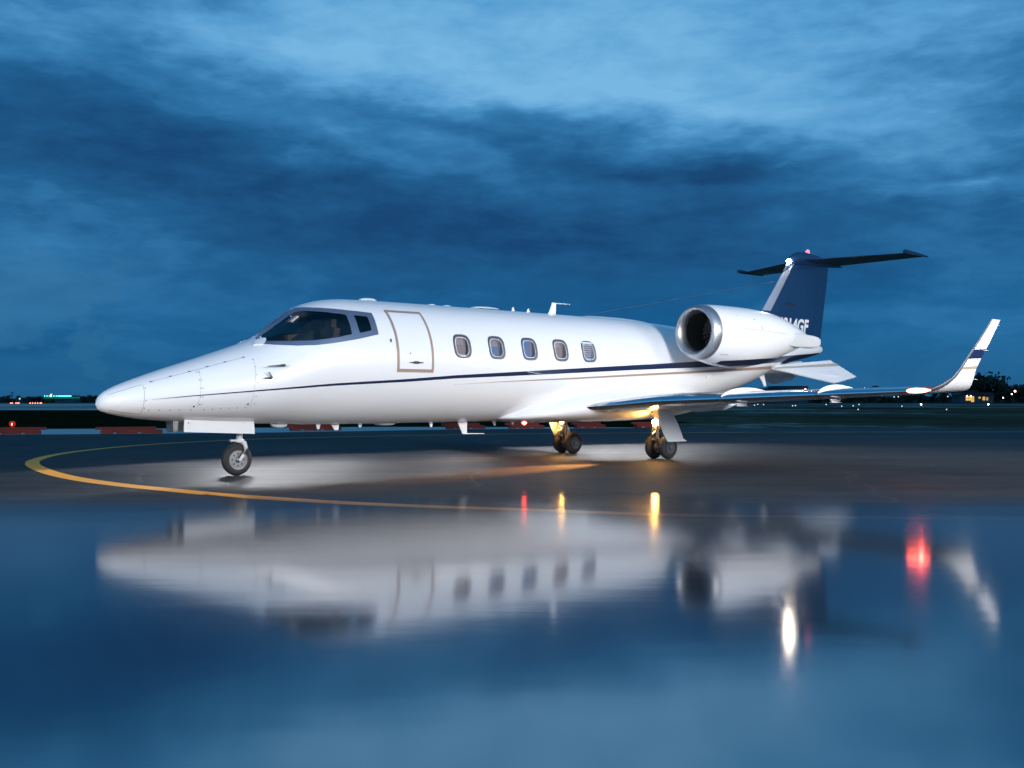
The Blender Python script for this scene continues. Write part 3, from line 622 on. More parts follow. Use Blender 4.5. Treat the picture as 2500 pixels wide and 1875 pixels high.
    nm = principled('navigation_lamp_glass', (.8, .3, .2), .3, emit=((1, .10, .06) if side < 0 else (.05, 1, .2)), es=22 if side < 0 else 2); b.build('navigation_light', nm, wing)

# ---- engines: nacelle sections in X with their own top, bottom and width
ex = [10.25, 10.28, 10.36, 10.6, 11.0, 11.5, 12.0, 12.5, 13.0, 13.35, 13.6]
et = pchip(ex, [2.80, 2.835, 2.865, 2.885, 2.895, 2.893, 2.875, 2.83, 2.715, 2.61, 2.53]); eb = pchip(ex, [1.93, 1.895, 1.865, 1.80, 1.735, 1.712, 1.765, 1.86, 2.0, 2.10, 2.17]); ew = pchip(ex, [.435, .47, .50, .53, .55, .555, .545, .50, .42, .33, .26])
EY = 1.60
def nring(x, n=56, k=1.0):
    a, c_, w = et(x), eb(x), ew(x); zc = (a + c_) / 2; return [(x, k * w * cos(2 * pi * j / n), zc + k * (a - c_) / 2 * sin(2 * pi * j / n)) for j in range(n)]
def nskin(x, z, s, off=.003):
    a, c_, w = et(x), eb(x), ew(x); zc = (a + c_) / 2; q = max(-.98, min(.98, (z - zc) / ((a - c_) / 2))); return Vector((x, s * (w * sqrt(1 - q * q) + off), z + (off * q)))
for side in (-1, 1):
    def T(p): return (p[0], side * EY + p[1], p[2])
    nx_ = [10.45 + i * .06 for i in range(52)] + [13.6]
    b = MB(); b.loft([[T(p) for p in nring(x)] for x in nx_], caps=(False, False)); b.loft([[T(p) for p in nring(13.6)], [T(p) for p in nring(13.6, k=.9)], [T((p[0] - .3, p[1], p[2])) for p in nring(13.6, k=.8)]], caps=(False, True))
    nac = b.build('engine_nacelle', 'white', jet, angle=50)
    b = MB(); rows = []; zc = 2.365
    for q in range(15):                                  # rounded intake lip
        ph = pi * (q / 14); x = 10.25 + .20 * (1 - sin(ph)); rr = .0 + (1 + cos(ph)) / 2
        ro_y = ew(10.45); ri = .345
        oz_t, oz_b = et(10.45), eb(10.45); r = []
        for j in range(56):
            a = 2 * pi * j / 56; oy = ro_y * cos(a); oz = (oz_t + oz_b) / 2 + (oz_t - oz_b) / 2 * sin(a); iy = ri * cos(a); iz = zc + .01 + ri * 1.05 * sin(a)
            r.append(T((x, iy + (oy - iy) * rr, iz + (oz - iz) * rr)))
        rows.append(r)
    b.loft(rows, caps=(False, False)); b.build('intake_lip', 'lip', nac, angle=60)
    b = MB(); c0 = T((10.45, 0, zc + .01)); b.lathe(c0, (1, 0, 0), [(-.002, .352), (.25, .335), (.55, .35), (.75, .36)], 0, 56, open_=True); b.build('intake_duct', 'duct', nac)
    b = MB(); b.lathe(T((10.70, 0, zc + .01)), (1, 0, 0), [(0, .004), (.03, .03), (.10, .065), (.22, .11), (.30, .12)], 0, 24); b.lathe(T((11.12, 0, zc + .01)), (1, 0, 0), [(0, .36), (.02, .36)], 1, 40)
    for q in range(22):
        a = 2 * pi * q / 22; rad = Vector((0, cos(a), sin(a))); tan = Vector((0, -sin(a), cos(a))); o_ = Vector(T((10.95, 0, zc + .01)))
        b.add([o_ + rad * .10 - tan * .010 + Vector((-.03, 0, 0)), o_ + rad * .10 + tan * .014 + Vector((.05, 0, 0)), o_ + rad * .345 + tan * .055 + Vector((.03, 0, 0)), o_ + rad * .345 - tan * .035 + Vector((-.02, 0, 0))], [(0, 1, 2, 3)])
    b.build('fan', ['blade', 'dark'], nac, angle=25)
    # thrust-reverser fairings, outer and inner
    for s2 in (-1, 1):
        b = MB(); rows = []
        for x, w, zt, zb_ in [(12.62, .012, 2.425, 2.165), (12.70, .03, 2.430, 2.160), (12.95, .07, 2.432, 2.150), (13.3, .13, 2.425, 2.148), (13.6, .17, 2.41, 2.15), (13.72, .17, 2.385, 2.17), (13.80, .15, 2.35, 2.21), (13.82, .12, 2.32, 2.24)]:
            y0 = ew(min(x, 13.6)) * .93 - .04 + (0 if x < 13.4 else (x - 13.4) * .15); y1 = y0 + w + .02; zc2 = (zt + zb_) / 2; hz = (zt - zb_) / 2; ym = (y0 + y1) / 2; hy = (y1 - y0) / 2; r = []
            for j in range(24):
                a = 2 * pi * j / 24; cs, sn = cos(a), sin(a); r.append(T((x, s2 * (ym + hy * math.copysign(abs(cs) ** .45, cs)), zc2 + hz * math.copysign(abs(sn) ** .45, sn))))
            rows.append(r)
        b.loft(rows); b.build('reverser_fairing', 'cowl_grey', nac, angle=50)
    # painted stripe carried round the lower cowl
    for s2 in (-1, 1):
        b = MB(); rows = []
        for i in range(61):
            x = 10.75 + 2.2 * i / 60; zt = 1.842 + (x - 11.09) * .062; zb_ = zt - .115; lo = eb(x) + .012; r = []
            if zt < lo + .01: continue
            for j in range(7): z = max(lo, zb_) + (zt - max(lo, zb_)) * j / 6; p = nskin(x, z, s2); r.append((p.x, side * EY + p.y, p.z))
            rows.append(r)
        if s2 * side > 0: b.loft(rows, caps=(False, False), closed=False); b.build('cowl_stripe', 'navy', nac)
    b = MB()
    def nl(pts, w):
        rows = []
        for i, (x, z) in enumerate(pts):
            a = pts[max(i - 1, 0)]; c_ = pts[min(i + 1, len(pts) - 1)]; L = math.hypot(c_[0] - a[0], c_[1] - a[1]); nx2, nz2 = -(c_[1] - a[1]) / L * w / 2, (c_[0] - a[0]) / L * w / 2
            rows.append([(lambda p: (p.x, side * EY + p.y, p.z))(nskin(x + nx2 * q, z + nz2 * q, side, .002)) for q in (1, -1)])
        b.loft(rows, caps=(False, False), closed=False)
    nl([(11.05 + i * .05, 2.43 - i * .0015) for i in range(30)], .004); nl([(11.62, 2.50), (11.65, 2.43)], .012); nl([(11.46, 2.62), (11.49, 2.62)], .02); nl([(10.95, 2.67), (10.965, 2.67)], .015)
    for i in range(5): nl([(10.60 + i * .04, 1.945), (10.605 + i * .04, 1.925)], .012)
    b.build('cowl_panel_lines', 'line', nac, smooth=False)
    # pylon
    b = MB(); rows = []
    for yy, x0, x1, zc2, th in [(.55, 11.0, 13.9, 2.28, .11), (1.0, 10.95, 13.75, 2.30, .09), (1.25, 10.95, 13.5, 2.32, .08)]:
        rows.append([(x0 + (x1 - x0) * u, side * yy, zc2 + w * th / .12 * 1.3) for u, w in airfoil(th=.12)])
    b.loft(rows); b.build('engine_pylon', 'white', jet, angle=50)

# ---- tail
def slab(profile, name, mat, parent, mid=None):
    """lofted airfoil surface: profile = list of (LE point, TE point, thickness, normal)"""
    b = MB(); rows = []
    for le, te, th, nrm in profile:
        le, te, nrm = Vector(le), Vector(te), Vector(nrm); ch = (te - le).length
        rows.append([le + (te - le) * u + nrm * w / .11 * th for u, w in airfoil(th=.11)])
    b.loft(rows); return b.build(name, mat, parent, angle=50)
def fin_x(z):                                            # leading and trailing edge of the fin at height z
    return interp(z, [2.3, 2.47, 3.1, 4.31], [13.75, 13.95, 14.60, 15.66]), interp(z, [2.3, 2.55, 4.24], [16.92, 16.99, 17.34])
fz_ = [2.36, 2.6, 3.1, 3.6, 4.0, 4.38]
fin = slab([((fin_x(z)[0], 0, z), (fin_x(z)[1], 0, z), interp(z, [2.3, 4.4], [.19, .13]), (0, 1, 0)) for z in fz_], 'tail_fin', 'tail_navy', jet)
b = MB(); rows = []                                      # bright leading-edge strip of the fin, over the nose of the airfoil
for z in [3.13, 3.4, 3.7, 4.0, 4.30]:
    x0, x1 = fin_x(z); ch = x1 - x0; th = interp(z, [2.3, 4.4], [.19, .13]); r = []
    for u, s2 in [(.105, 1), (.07, 1), (.04, 1), (.02, 1), (.006, 1), (0, 0), (.006, -1), (.02, -1), (.04, -1), (.07, -1), (.105, -1)]:
        yy = interp(u, *zip(*[(p[0], p[1]) for p in airfoil(th=.11)[:N + 1]][::-1])) / .11 * th; yl = -interp(u, *zip(*[(p[0], p[1]) for p in airfoil(th=.11)[N:]])) / .11 * th
        r.append((x0 + u * ch - .004, (yy + .003) if s2 > 0 else (-(yl + .003) if s2 < 0 else 0), z))
    rows.append(r)
b.loft(rows, caps=(False, False), closed=False); b.build('fin_leading_edge', 'boot', fin)
def fin_y(x, z):
    x0, x1 = fin_x(z); u = (x - x0) / (x1 - x0); th = interp(z, [2.3, 4.4], [.19, .13]); return interp(u, *zip(*[(-0 + p[0], p[1]) for p in airfoil(th=.11)[N:]])) / .11 * th
b = MB(); P = [(16.62, 2.62), (16.70, 3.0), (16.80, 3.6), (16.88, 3.95), (16.905, 4.0), (16.915, 4.2)]
rows = [[(x - .007, fin_y(x, z) - .002, z), (x + .007, fin_y(x, z) - .002, z)] for x, z in P]; b.loft(rows, caps=(False, False), closed=False); b.build('rudder_hinge_line', 'navy', fin)
b = MB(); rows = []
for i in range(9): u = i / 8; x = 15.40 + .52 * u; w = .028 * sin(pi * u); rows.append([(x, fin_y(x, 3.33) - .004 - .006 * sin(pi * u), 3.33 + w), (x, fin_y(x, 3.33) - .004, 3.33 - w)])
b.loft(rows, caps=(False, False), closed=False); b.build('fin_air_scoop', 'dark', fin)
# registration letters, italic and condensed
def letters(txt, x0, x1, z0, z1, yoff, side):
    cu = bpy.data.curves.new('reg', 'FONT'); cu.body = txt; cu.size = 1; cu.offset = .04; cu.space_character = 1.04
    o = bpy.data.objects.new('reg', cu); COL.objects.link(o); bpy.context.view_layer.update()
    me = bpy.data.meshes.new_from_object(o.evaluated_get(bpy.context.evaluated_depsgraph_get())); bpy.data.objects.remove(o)
    bx = [v.co.x for v in me.vertices]; by = [v.co.y for v in me.vertices]; ax, bx_, ay, by_ = min(bx), max(bx), min(by), max(by)
    bm = bmesh.new(); bm.from_mesh(me); bmesh.ops.triangulate(bm, faces=bm.faces); bm.to_mesh(me); bm.free()
    for v in me.vertices:
        u = (v.co.x - ax) / (bx_ - ax); w = (v.co.y - ay) / (by_ - ay)
        if side > 0: u = 1 - u
        x = x0 + (x1 - x0) * u + (.06 * w if side < 0 else .06 * w); z = z0 + (z1 - z0) * w - .0 * u
        v.co = (x, side * (abs(fin_y(x, z)) + yoff), z)
    me.materials.append(M['white_matte']); ob_ = bpy.data.objects.new('registration_letters', me); COL.objects.link(ob_); ob_.parent = fin; return ob_
letters('N814GF', 15.02, 16.40, 2.68, 3.01, .004, -1); letters('N814GF', 15.02, 16.40, 2.68, 3.01, .004, 1)
# bullet fairing on top of the fin
b = MB(); rows = []
for x, zc2, hz, hy in [(15.58, 4.30, .012, .010), (15.66, 4.335, .07, .055), (15.80, 4.385, .13, .09), (16.0, 4.43, .165, .115), (16.3, 4.455, .165, .125), (16.7, 4.455, .145, .12), (17.1, 4.435, .11, .10), (17.5, 4.415, .07, .07), (17.85, 4.40, .03, .035), (17.95, 4.395, .01, .01)]:
    rows.append([(x, hy * cos(2 * pi * j / 24), zc2 + hz * sin(2 * pi * j / 24)) for j in range(24)])
b.loft(rows); b.build('tail_bullet', 'tail_navy', fin, angle=50)
b = MB(); b.lathe((15.63, -.03, 4.325), (-.75, -.62, .1), [(-.02, .03), (0, .055), (.03, .058), (.05, .04), (.065, .004)], 0, 20); b.build('recognition_light', 'white_lamp', fin)
b = MB(); b.lathe((16.45, 0, 4.605), (0, 0, 1), [(0, .05), (.02, .05), (.05, .04), (.075, .02), (.08, .004)], 0, 16); b.build('tail_beacon', principled('beacon_glass', (.8, .1, .1), .3, emit=(1, .08, .10), es=5), fin)
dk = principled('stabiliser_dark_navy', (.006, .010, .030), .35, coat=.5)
for side in (-1, 1):
    st = slab([((16.15, side * .05, 4.40), (17.72, side * .05, 4.40), .085, (0, 0, 1)), ((16.53, side * 1.1, 4.40), (17.75, side * 1.1, 4.40), .065, (0, 0, 1)), ((16.92, side * 2.15, 4.40), (17.79, side * 2.15, 4.40), .045, (0, 0, 1)), ((17.02, side * 2.24, 4.40), (17.80, side * 2.24, 4.40), .025, (0, 0, 1))], 'horizontal_stabiliser', dk, jet)
    b = MB(); b.prism([(16.72, side * 2.26, 4.40), (16.80, side * 2.26, 4.465), (17.2, side * 2.26, 4.45), (17.84, side * 2.26, 4.41), (17.84, side * 2.26, 4.385), (16.9, side * 2.26, 4.375)], (0, .035, 0)); b.build('tip_weight', dk, st, smooth=False)
    b = MB(); b.loft([[(15.95, side * .02, 4.36), (15.95, side * .02, 4.42)], [(16.15, side * .15, 4.395), (16.15, side * .15, 4.405)]], caps=(False, False), closed=False)
# tailcone block above the stripe is part of the fuselage; ventral delta fins
for side in (-1, 1):
    b = MB(); P = [(14.05, side * .42, 1.835), (16.95, side * .16, 2.085), (17.15, side * .85, 1.63), (16.25, side * .86, 1.475)]
    P = [(14.10, side * .40, 1.83), (16.80, side * .38, 2.03), (17.18, side * .84, 1.635), (16.28, side * .84, 1.480)]
    b.prism(P, (0, side * -.022, -.022)); df_ = b.build('ventral_fin', 'white', jet, smooth=False)
    b = MB()
    def mixp(a, c_, u): return tuple(a[i] + (c_[i] - a[i]) * u for i in range(3))
    A, Bq, Cq, Dq = P; n_ = Vector((0, side * .012 * 1.2, .012 * 1.2))
    for s2 in (1,):
        q = [mixp(A, Bq, 0.0), mixp(A, Dq, .0), mixp(Bq, Cq, .16), mixp(Bq, Cq, .30)]
        up0 = mixp(A, Dq, .04); pts = [mixp(A, Dq, .10), mixp(A, Dq, .17), mixp(Bq, Cq, .34), mixp(Bq, Cq, .19)]
        b.add([Vector(p) + n_ for p in pts], [(0, 1, 2, 3)])
    b.build('ventral_fin_stripe', principled('grey_tan_paint', (.40, .38, .36), .4), df_, smooth=False)

# ---- landing gear
def wheel(parent, c, R, w, hub, side, name='wheel'):
    """tyre and rim, axis along Y"""
    prof = []; n = 14
    for i in range(n + 1):
        a = pi * i / n; prof.append((-cos(a) * w / 2 * (1 - .10 * sin(a) ** 2), hub + (R - hub) * (sin(a) ** .55)))
    # tread grooves
    p2 = []
    for dd, rr in prof: p2.append((dd, rr))
    b = MB(); b.lathe(c, (0, 1, 0), p2 + [(w / 2 * .9, hub * .94), (-w / 2 * .9, hub * .94)], 0, 56, close=True)
    for g in (-.22, 0, .22): pass
    ty = b.build('tyre', 'tyre', parent, angle=40)
    b = MB(); h = w / 2
    for s2 in (-1, 1):
        b.lathe(c, (0, s2, 0), [(h * .82, hub * 1.02), (h * .97, hub * .99), (h * .95, hub * .90), (h * .62, hub * .84), (h * .50, hub * .70), (h * .55, hub * .45), (h * .75, hub * .34), (h * .95, hub * .26), (h * 1.02, hub * .18), (h * 1.02, .004)], 0, 48)
        for q in range(8):
            a = 2 * pi * q / 8; b.lathe((c[0] + cos(a) * hub * .60, c[1] + s2 * h * .50, c[2] + sin(a) * hub * .60), (0, s2, 0), [(0, hub * .085), (.02, hub * .085), (.022, .002)], 1, 10)
    b.build('wheel_rim', ['rim', 'dark'], parent, angle=35)
# nose gear (x 1.96)
NX = 1.965
b = MB(); b.tube([(2.02, 0, .82), (2.02, 0, .50)], .032, n=16); b.tube([(2.0, .0, .70), (2.0, 0, .515)], .04, n=16); b.box((2.0, 0, .50), (.055, .05, .022)); b.tube([(1.88, -.02, .505), (2.02, -.02, .50)], [.014, .022]); b.tube([(1.88, -.035, .505), (1.88, .035, .505)], .018)
for s2 in (-1, 1):
    b.tube([(2.03, 0, .49), (2.06, s2 * .055, .47), (2.065, s2 * .085, .40), (2.03, s2 * .09, .30), (NX + .01, s2 * .092, .2285)], [.026, .028, .026, .022, .02], n=12, sy=1.2)
b.tube([(NX, -.115, .2285), (NX, .115, .2285)], .018, n=16)
b.tube([(2.02, 0, .78), (1.55, 0, .85)], .016)
ng = b.build('nose_gear_strut', 'grey_paint', jet, angle=40)
wheel(ng, (NX, 0, .2285), .2285, .112, .143, -1)
b = MB(); b.prism([(1.10, -.23, .845), (1.10, -.225, .79), (1.105, -.20, .648), (2.145, -.20, .600), (2.125, -.225, .745), (2.11, -.24, .80)], (0, .014, 0)); gd = b.build('nose_gear_door', 'white', jet, smooth=False)
for x in (1.16, 1.95, 1.985): b = MB(); b.box((x, -.238, .772), (.006, .008, .018)); b.build('door_hinge', 'white_matte', gd, smooth=False)
b = MB(); b.prism([(1.10, .23, .845), (1.10, .225, .79), (1.105, .20, .648), (2.145, .20, .600), (2.125, .225, .745), (2.11, .24, .80)], (0, .014, 0)); b.build('nose_gear_door', 'white_matte', jet, smooth=False)
b = MB(); b.prism([(.99, -.13, .80), (1.00, -.12, .645), (1.0, .12, .645), (.99, .13, .80)], (.012, 0, 0)); b.prism([(1.0, -.14, .80), (1.0, -.13, .65), (1.035, -.14, .66), (1.05, -.15, .79)], (0, .01, 0)); b.build('nose_gear_front_door', 'steel', jet, smooth=False)
# main gear
for side in (-1, 1):
    yc = side * 1.255; x = 9.725
    b = MB(); b.tube([(9.62, yc - side * .02, 1.0), (9.64, yc - side * .02, .62)], .05, n=16); b.tube([(9.64, yc - side * .02, .66), (9.655, yc - side * .02, .36)], .035, n=16)
    b.tube([(9.655, yc, .36), (x, yc, .2225)], [.04, .045], n=12); b.tube([(x, yc - .26, .2225), (x, yc + .26, .2225)], .03, n=14)
    b.tube([(9.59, yc, .52), (9.49, yc, .46), (9.55, yc, .40), (9.66, yc, .36)], .018, n=8); b.tube([(9.62, yc - side * .02, .80), (9.62, yc - side * .6, .95)], .022)
    b.tube([(9.58, yc - .03, .70), (9.53, yc - .05, .52), (9.58, yc - .02, .42)], .008, n=6); b.tube([(9.60, yc + .04, .66), (9.55, yc + .06, .5), (9.64, yc + .06, .34)], .008, n=6)
    b.box((9.60, yc - side * .01, .60), (.035, .06, .05)); b.box((9.56, yc, .35), (.05, .03, .015), 0, Euler((0, .5, 0)))
    g = b.build('main_gear_strut', 'steel', jet, angle=40)
    for s2 in (-1, 1):
        wheel(g, (x, yc + s2 * .165, .2225), .2225, .150, .122, s2)
    b = MB(); b.lathe((x, yc, .2225), (0, 1, 0), [(-.085, .08), (-.08, .095), (-.03, .095), (-.028, .06), (.028, .06), (.03, .095), (.08, .095), (.085, .08)], 0, 28)
    for q in range(6): a = 2 * pi * q / 6; b.box((x + cos(a) * .10, yc, .2225 + sin(a) * .10), (.018, .05, .018), 0, Euler((0, -a, 0)))
    b.build('brake_pack', 'steel', g, angle=35)
    # landing lamp on the strut
    b = MB(); b.lathe((9.60, yc, .672), (-1, 0, -.08), [(-.02, .03), (0, .055), (.03, .060)], 0, 20); lh = b.build('lamp_housing', 'steel', g)
    b = MB(); b.lathe((9.572, yc, .670), (-1, 0, -.08), [(0, .068), (.02, .06), (.035, .03), (.036, .003)], 0, 24); b.build('landing_light', 'warm_lamp', g)
    # outer leg door
    yo = side * 1.50
    oc = [(9.36, .95), (9.375, .86), (9.41, .72), (9.46, .58), (9.53, .45), (9.61, .345), (9.64, .327), (10.13, .330), (10.115, .355), (10.06, .37), (9.98, .53), (9.89, .68), (9.79, .81), (9.68, .93)]
    b = MB(); b.prism([(px_, yo + side * .0 * (pz_ - .6), pz_) for px_, pz_ in oc], (0, .022, 0)); b.box((9.88, yo - side * .04, .332), (.25, .07, .008)); b.build('gear_door', 'white', g, smooth=False)
    b = MB(); b.prism([(9.2, side * .55, .70), (10.2, side * .55, .70), (10.15, side * .62, .45), (9.3, side * .62, .48)], (0, .015, 0)) 
    b2 = MB(); b2.prism([(9.10, side * .30, .690), (10.30, side * .30, .705), (10.2, side * .95, .800), (9.25, side * .95, .790)], (0, 0, .012)); b2.build('wheel_well', 'dark', g, smooth=False)
def jet2w(p): return Matrix.Rotation(TH, 4, 'Z') @ Vector(p) + Vector((-5.465, 12.94, 0))
# what the lit landing lamps throw on the gear, the wing and the apron
for side in (-1, 1):
    l = bpy.data.lights.new('landing_lamp_glow', 'POINT'); l.energy = 5; l.color = (1, .45, .10); l.shadow_soft_size = .03
    o = bpy.data.objects.new('landing_lamp_glow', l); COL.objects.link(o); o.parent = jet; o.location = (9.50, side * 1.255, .665)
    a = jet2w((9.5, side * 1.255, .66)); c_ = jet2w((9.5 - 3.6, side * 1.255 - .5, 0))
    spot('landing_lamp_beam', a, c_, 6500 if side < 0 else 1500, 22, 1.0, (1, .40, .09), .03)
for p, e, c_ in (((7.46, 0, .60), 3, (1, .05, .03)), ((9.5, -6.38, 1.20), 5, (1, .1, .07))):
    l = bpy.data.lights.new('red_lamp_glow', 'POINT'); l.energy = e; l.color = c_; l.shadow_soft_size = .03; o = bpy.data.objects.new('red_lamp_glow', l); COL.objects.link(o); o.parent = jet; o.location = p

# ================================================================== THE AIRFIELD BEHIND
bar_red = vary(principled('barricade_orange_plastic', (.34, .022, .004), .5), 3, .2)
foot = principled('barricade_foot', (.30, .32, .36), .7)
lampred = principled('barricade_lamp', (.5, .01, .01), .3, emit=(1, .02, .01), es=.35)
lampcore = principled('barricade_lamp_filament', (1, .5, .3), .3, emit=(1, .45, .2), es=12)
def barricade(x0, y0, x1, y1, flip, lab, lamp=None):
    L = math.hypot(x1 - x0, y1 - y0); r = empty('barricade', ((x0 + x1) / 2, (y0 + y1) / 2, 0), math.atan2(y1 - y0, x1 - x0)); tag(r, lab, 'barricade', 'low red barricades along the apron edge')
    h = L / 2; s = -1 if flip else 1
    b = MB(); lo = (-h + .16, h) if not flip else (-h, h - .16); b.prism([(lo[0], 0, .02), (lo[1], 0, .02), (lo[1], 0, .13), (lo[0], 0, .13)], (0, .26, 0)); b.prism([(lo[0] + .02, 0, .13), (lo[1] - .02, 0, .13), (lo[1] - .06, 0, .15), (lo[0] + .06, 0, .15)], (0, .20, 0)); b.build('base', bar_red, r, smooth=False)
    up = (-h, h - .2) if not flip else (-h + .2, h); b = MB(); b.prism([(up[0], 0, .15), (up[1], 0, .15), (up[1], 0, .225), (up[1] - .02, 0, .235), (up[0] + .02, 0, .235), (up[0], 0, .225)], (0, .16, 0)); b.build('rail', bar_red, r, smooth=False)
    for u in (-.42, .30):
        b = MB(); b.box((h * u, -.135, .035), (.05, .03, .025)); b.build('foot', foot, r, smooth=False)
    if lamp is not None:
        b = MB(); b.lathe((lamp, 0, .235), (0, 0, 1), [(0, .03), (.02, .03), (.03, .06), (.09, .095), (.15, .09), (.19, .05), (.20, .004)], 0, 20); b.build('warning_lamp', lampred, r)
        b = MB(); b.tube([(lamp, -.10, .31), (lamp, -.10, .36)], .010, n=8); b.build('lamp_filament', lampcore, r)
BR = [(-16.55, 30.75, -14.80, 31.35, True, 'leftmost low red barricade with a red warning lamp on top', -0.05), (-13.25, 31.35, -11.35, 32.05, False, 'low red barricade on the pale strip below the nose tip of the jet', None),
      (-7.95, 34.6, -6.15, 35.4, False, 'red barricade seen under the belly behind the nose gear door', None), (-2.60, 36.7, -1.05, 37.3, False, 'red barricade seen behind the long belly antenna', None), (-.25, 37.2, 1.20, 37.7, False, 'red barricade seen behind the red belly beacon', None),
      (2.30, 37.9, 3.60, 38.4, False, 'red barricade with a lamp seen between the two main landing gears', .1), (4.70, 38.7, 6.1, 39.2, False, 'rightmost red barricade seen just left of the near main wheels', None)]
for a in BR: barricade(*a)

# --- trees, far off: tapered trunk, limbs and a crown of many small leaf faces
leafm = vary(principled('tree_foliage', (.020, .034, .016), .8), .6, .45); barkm = principled('tree_bark', (.05, .04, .03), .9)
def make_tree(seed, h, w):
    rnd = random.Random(seed); b = MB(); b.tube([(0, 0, 0), (.05 * h, 0, h * .35), (.02 * h, 0, h * .7)], [h * .035, h * .025, h * .01], n=6)
    for i in range(4): a = rnd.uniform(0, 6.28); b.tube([(0, 0, h * rnd.uniform(.2, .45)), (w * .3 * cos(a), w * .3 * sin(a), h * .7)], [h * .016, h * .006], n=5)
    tr_ = b; c_ = MB(); cl = []
    for i in range(15):
        a = rnd.uniform(0, 6.28); rr = rnd.uniform(0, .42) * w; cl.append((rr * cos(a), rr * sin(a), h * rnd.uniform(.28, .88), w * rnd.uniform(.10, .22)))
    for cx, cy, cz, cr in cl:
        for j in range(42):
            v = Vector((rnd.gauss(0, 1), rnd.gauss(0, 1), rnd.gauss(0, 1))).normalized() * cr * rnd.uniform(.55, 1.1); p = Vector((cx, cy, max(.1, cz + v.z * .8))) + Vector((v.x, v.y, 0)); s_ = w * rnd.uniform(.022, .05)
            q = Euler((rnd.uniform(0, 6), rnd.uniform(0, 6), rnd.uniform(0, 6))).to_matrix(); c_.add([p + q @ Vector(e) * s_ for e in ((-1, -.6, 0), (1, -.6, 0), (1, .6, 0), (-1, .6, 0))], [(0, 1, 2, 3)])
    return tr_, c_
protos = []
def place_tree(i, x, y, h, lab, group):
    s_ = i % 5
    if s_ >= len(protos):
        a, c_ = make_tree(20 + s_, 1.0, [1.1, .9, 1.3, 1.0, 1.5][s_]); r = empty('tree', (0, 0, 0)); a.build('trunk', barkm, r, fix=False); c_.build('crown', leafm, r, smooth=False, fix=False); protos.append(r); o = r
    else:
        p = protos[s_]; o = p.copy(); COL.objects.link(o)
        for ch in p.children: c2 = ch.copy(); COL.objects.link(c2); c2.parent = o
    o.location = (x, y, 0); o.rotation_euler = (0, 0, i * 1.7); o.scale = (h * 1.35, h * 1.35, h * 1.12); tag(o, lab, 'tree', group)
rt = random.Random(3)
ORD = ['leftmost', 'second', 'third', 'fourth', 'fifth', 'sixth', 'seventh', 'eighth', 'ninth', 'tenth', 'eleventh', 'twelfth', 'thirteenth', 'fourteenth', 'fifteenth', 'sixteenth', 'seventeenth', 'rightmost']
def at(u, v, Y): return ((u - 1250) / 2408 * Y, 1.078 - (v - 978) / 2408 * Y)     # image measure -> place on a far line Y metres away
TREES = [(2305, 958, 7.0), (2330, 950, 0), (2360, 952, 0), (2395, 944, 0), (2415, 936, 0), (2440, 950, 0), (2452, 957, 0), (2478, 953, 0), (2497, 947, 0), (2520, 950, 0), (2280, 962, 0), (2250, 964, 0), (2220, 963, 0), (2195, 965, 0), (2165, 966, 0), (2135, 965, 0), (2105, 966, 0), (2075, 967, 0), (2045, 967, 0), (2015, 966, 0), (1985, 968, 0)]
place_names = ['left of the lit house', 'right of the winglet root', 'behind the lit house', 'beside the pointed tall tree', 'tallest of the row, right of the winglet', 'in the dip right of the tallest tree', 'beside the elevated white lamp', 'under the red mast light', 'second from the right edge', 'at the right picture edge']
for i, (u, v, _) in enumerate(TREES):
    Y = 385 + (i * 37) % 40; x, z = at(u, v, Y)
    if i < 10: place_tree(i, x, Y, z * 1.28, 'dark dusk tree ' + place_names[i], 'dark trees beyond the runway')
    else: place_tree(i, x, Y, z * 1.12, (ORD[i - 10] if i > 10 else 'first') + ' from the right of the low dark trees seen under the wing', 'low dark trees seen under the wing')
for i, (u, v) in enumerate([(20, 968), (45, 969), (78, 971), (95, 969), (190, 969), (205, 970), (218, 968), (232, 969)]):
    Y = 470 + 9 * (i % 3); x, z = at(u, v, Y); place_tree(i + 30, x, Y, z * 1.1, (ORD[i % 4] if i % 4 else 'first') + ' from the left of the skyline trees ' + ('left of the green lights' if i < 4 else 'by the nose tip'), 'trees on the skyline left of the green lights' if i < 4 else 'trees on the skyline by the nose tip')
# far woods: one uncountable mass left and right
def woods(name, u0, u1, vtop, Y, n, seed, lab):
    rnd = random.Random(seed); b = MB()
    for i in range(n):
        u = rnd.uniform(u0, u1); x, z = at(u, vtop + 2.5 * sin(u * .05) + rnd.uniform(-1, 2), Y); p = Vector((x, Y + rnd.uniform(-6, 6), rnd.uniform(-.3, 1) * z if rnd.random() < .7 else z * rnd.uniform(.8, 1.05))); s_ = rnd.uniform(.35, 1.0) * (Y / 400)
        q = Euler((rnd.uniform(-.6, .6) + 1.57, 0, rnd.uniform(-.7, .7))).to_matrix(); b.add([p + q @ Vector(e) * s_ for e in ((-1.3, -.8, 0), (1.3, -.7, 0), (.9, .8, 0), (-1.1, .6, 0))], [(0, 1, 2, 3)])
    tag(b.build(name, leafm, smooth=False, fix=False), lab, 'woods', kind='stuff')
woods('far_woods', 1890, 2800, 970, 460, 2600, 5, 'dark mass of woodland beyond the runway on the right'); woods('far_scrub', -250, 240, 974, 520, 1800, 6, 'low dark scrub along the skyline left of the nose'); woods('under_wing_scrub', 1500, 1900, 982, 400, 500, 8, 'dark low scrub far behind the main gear')
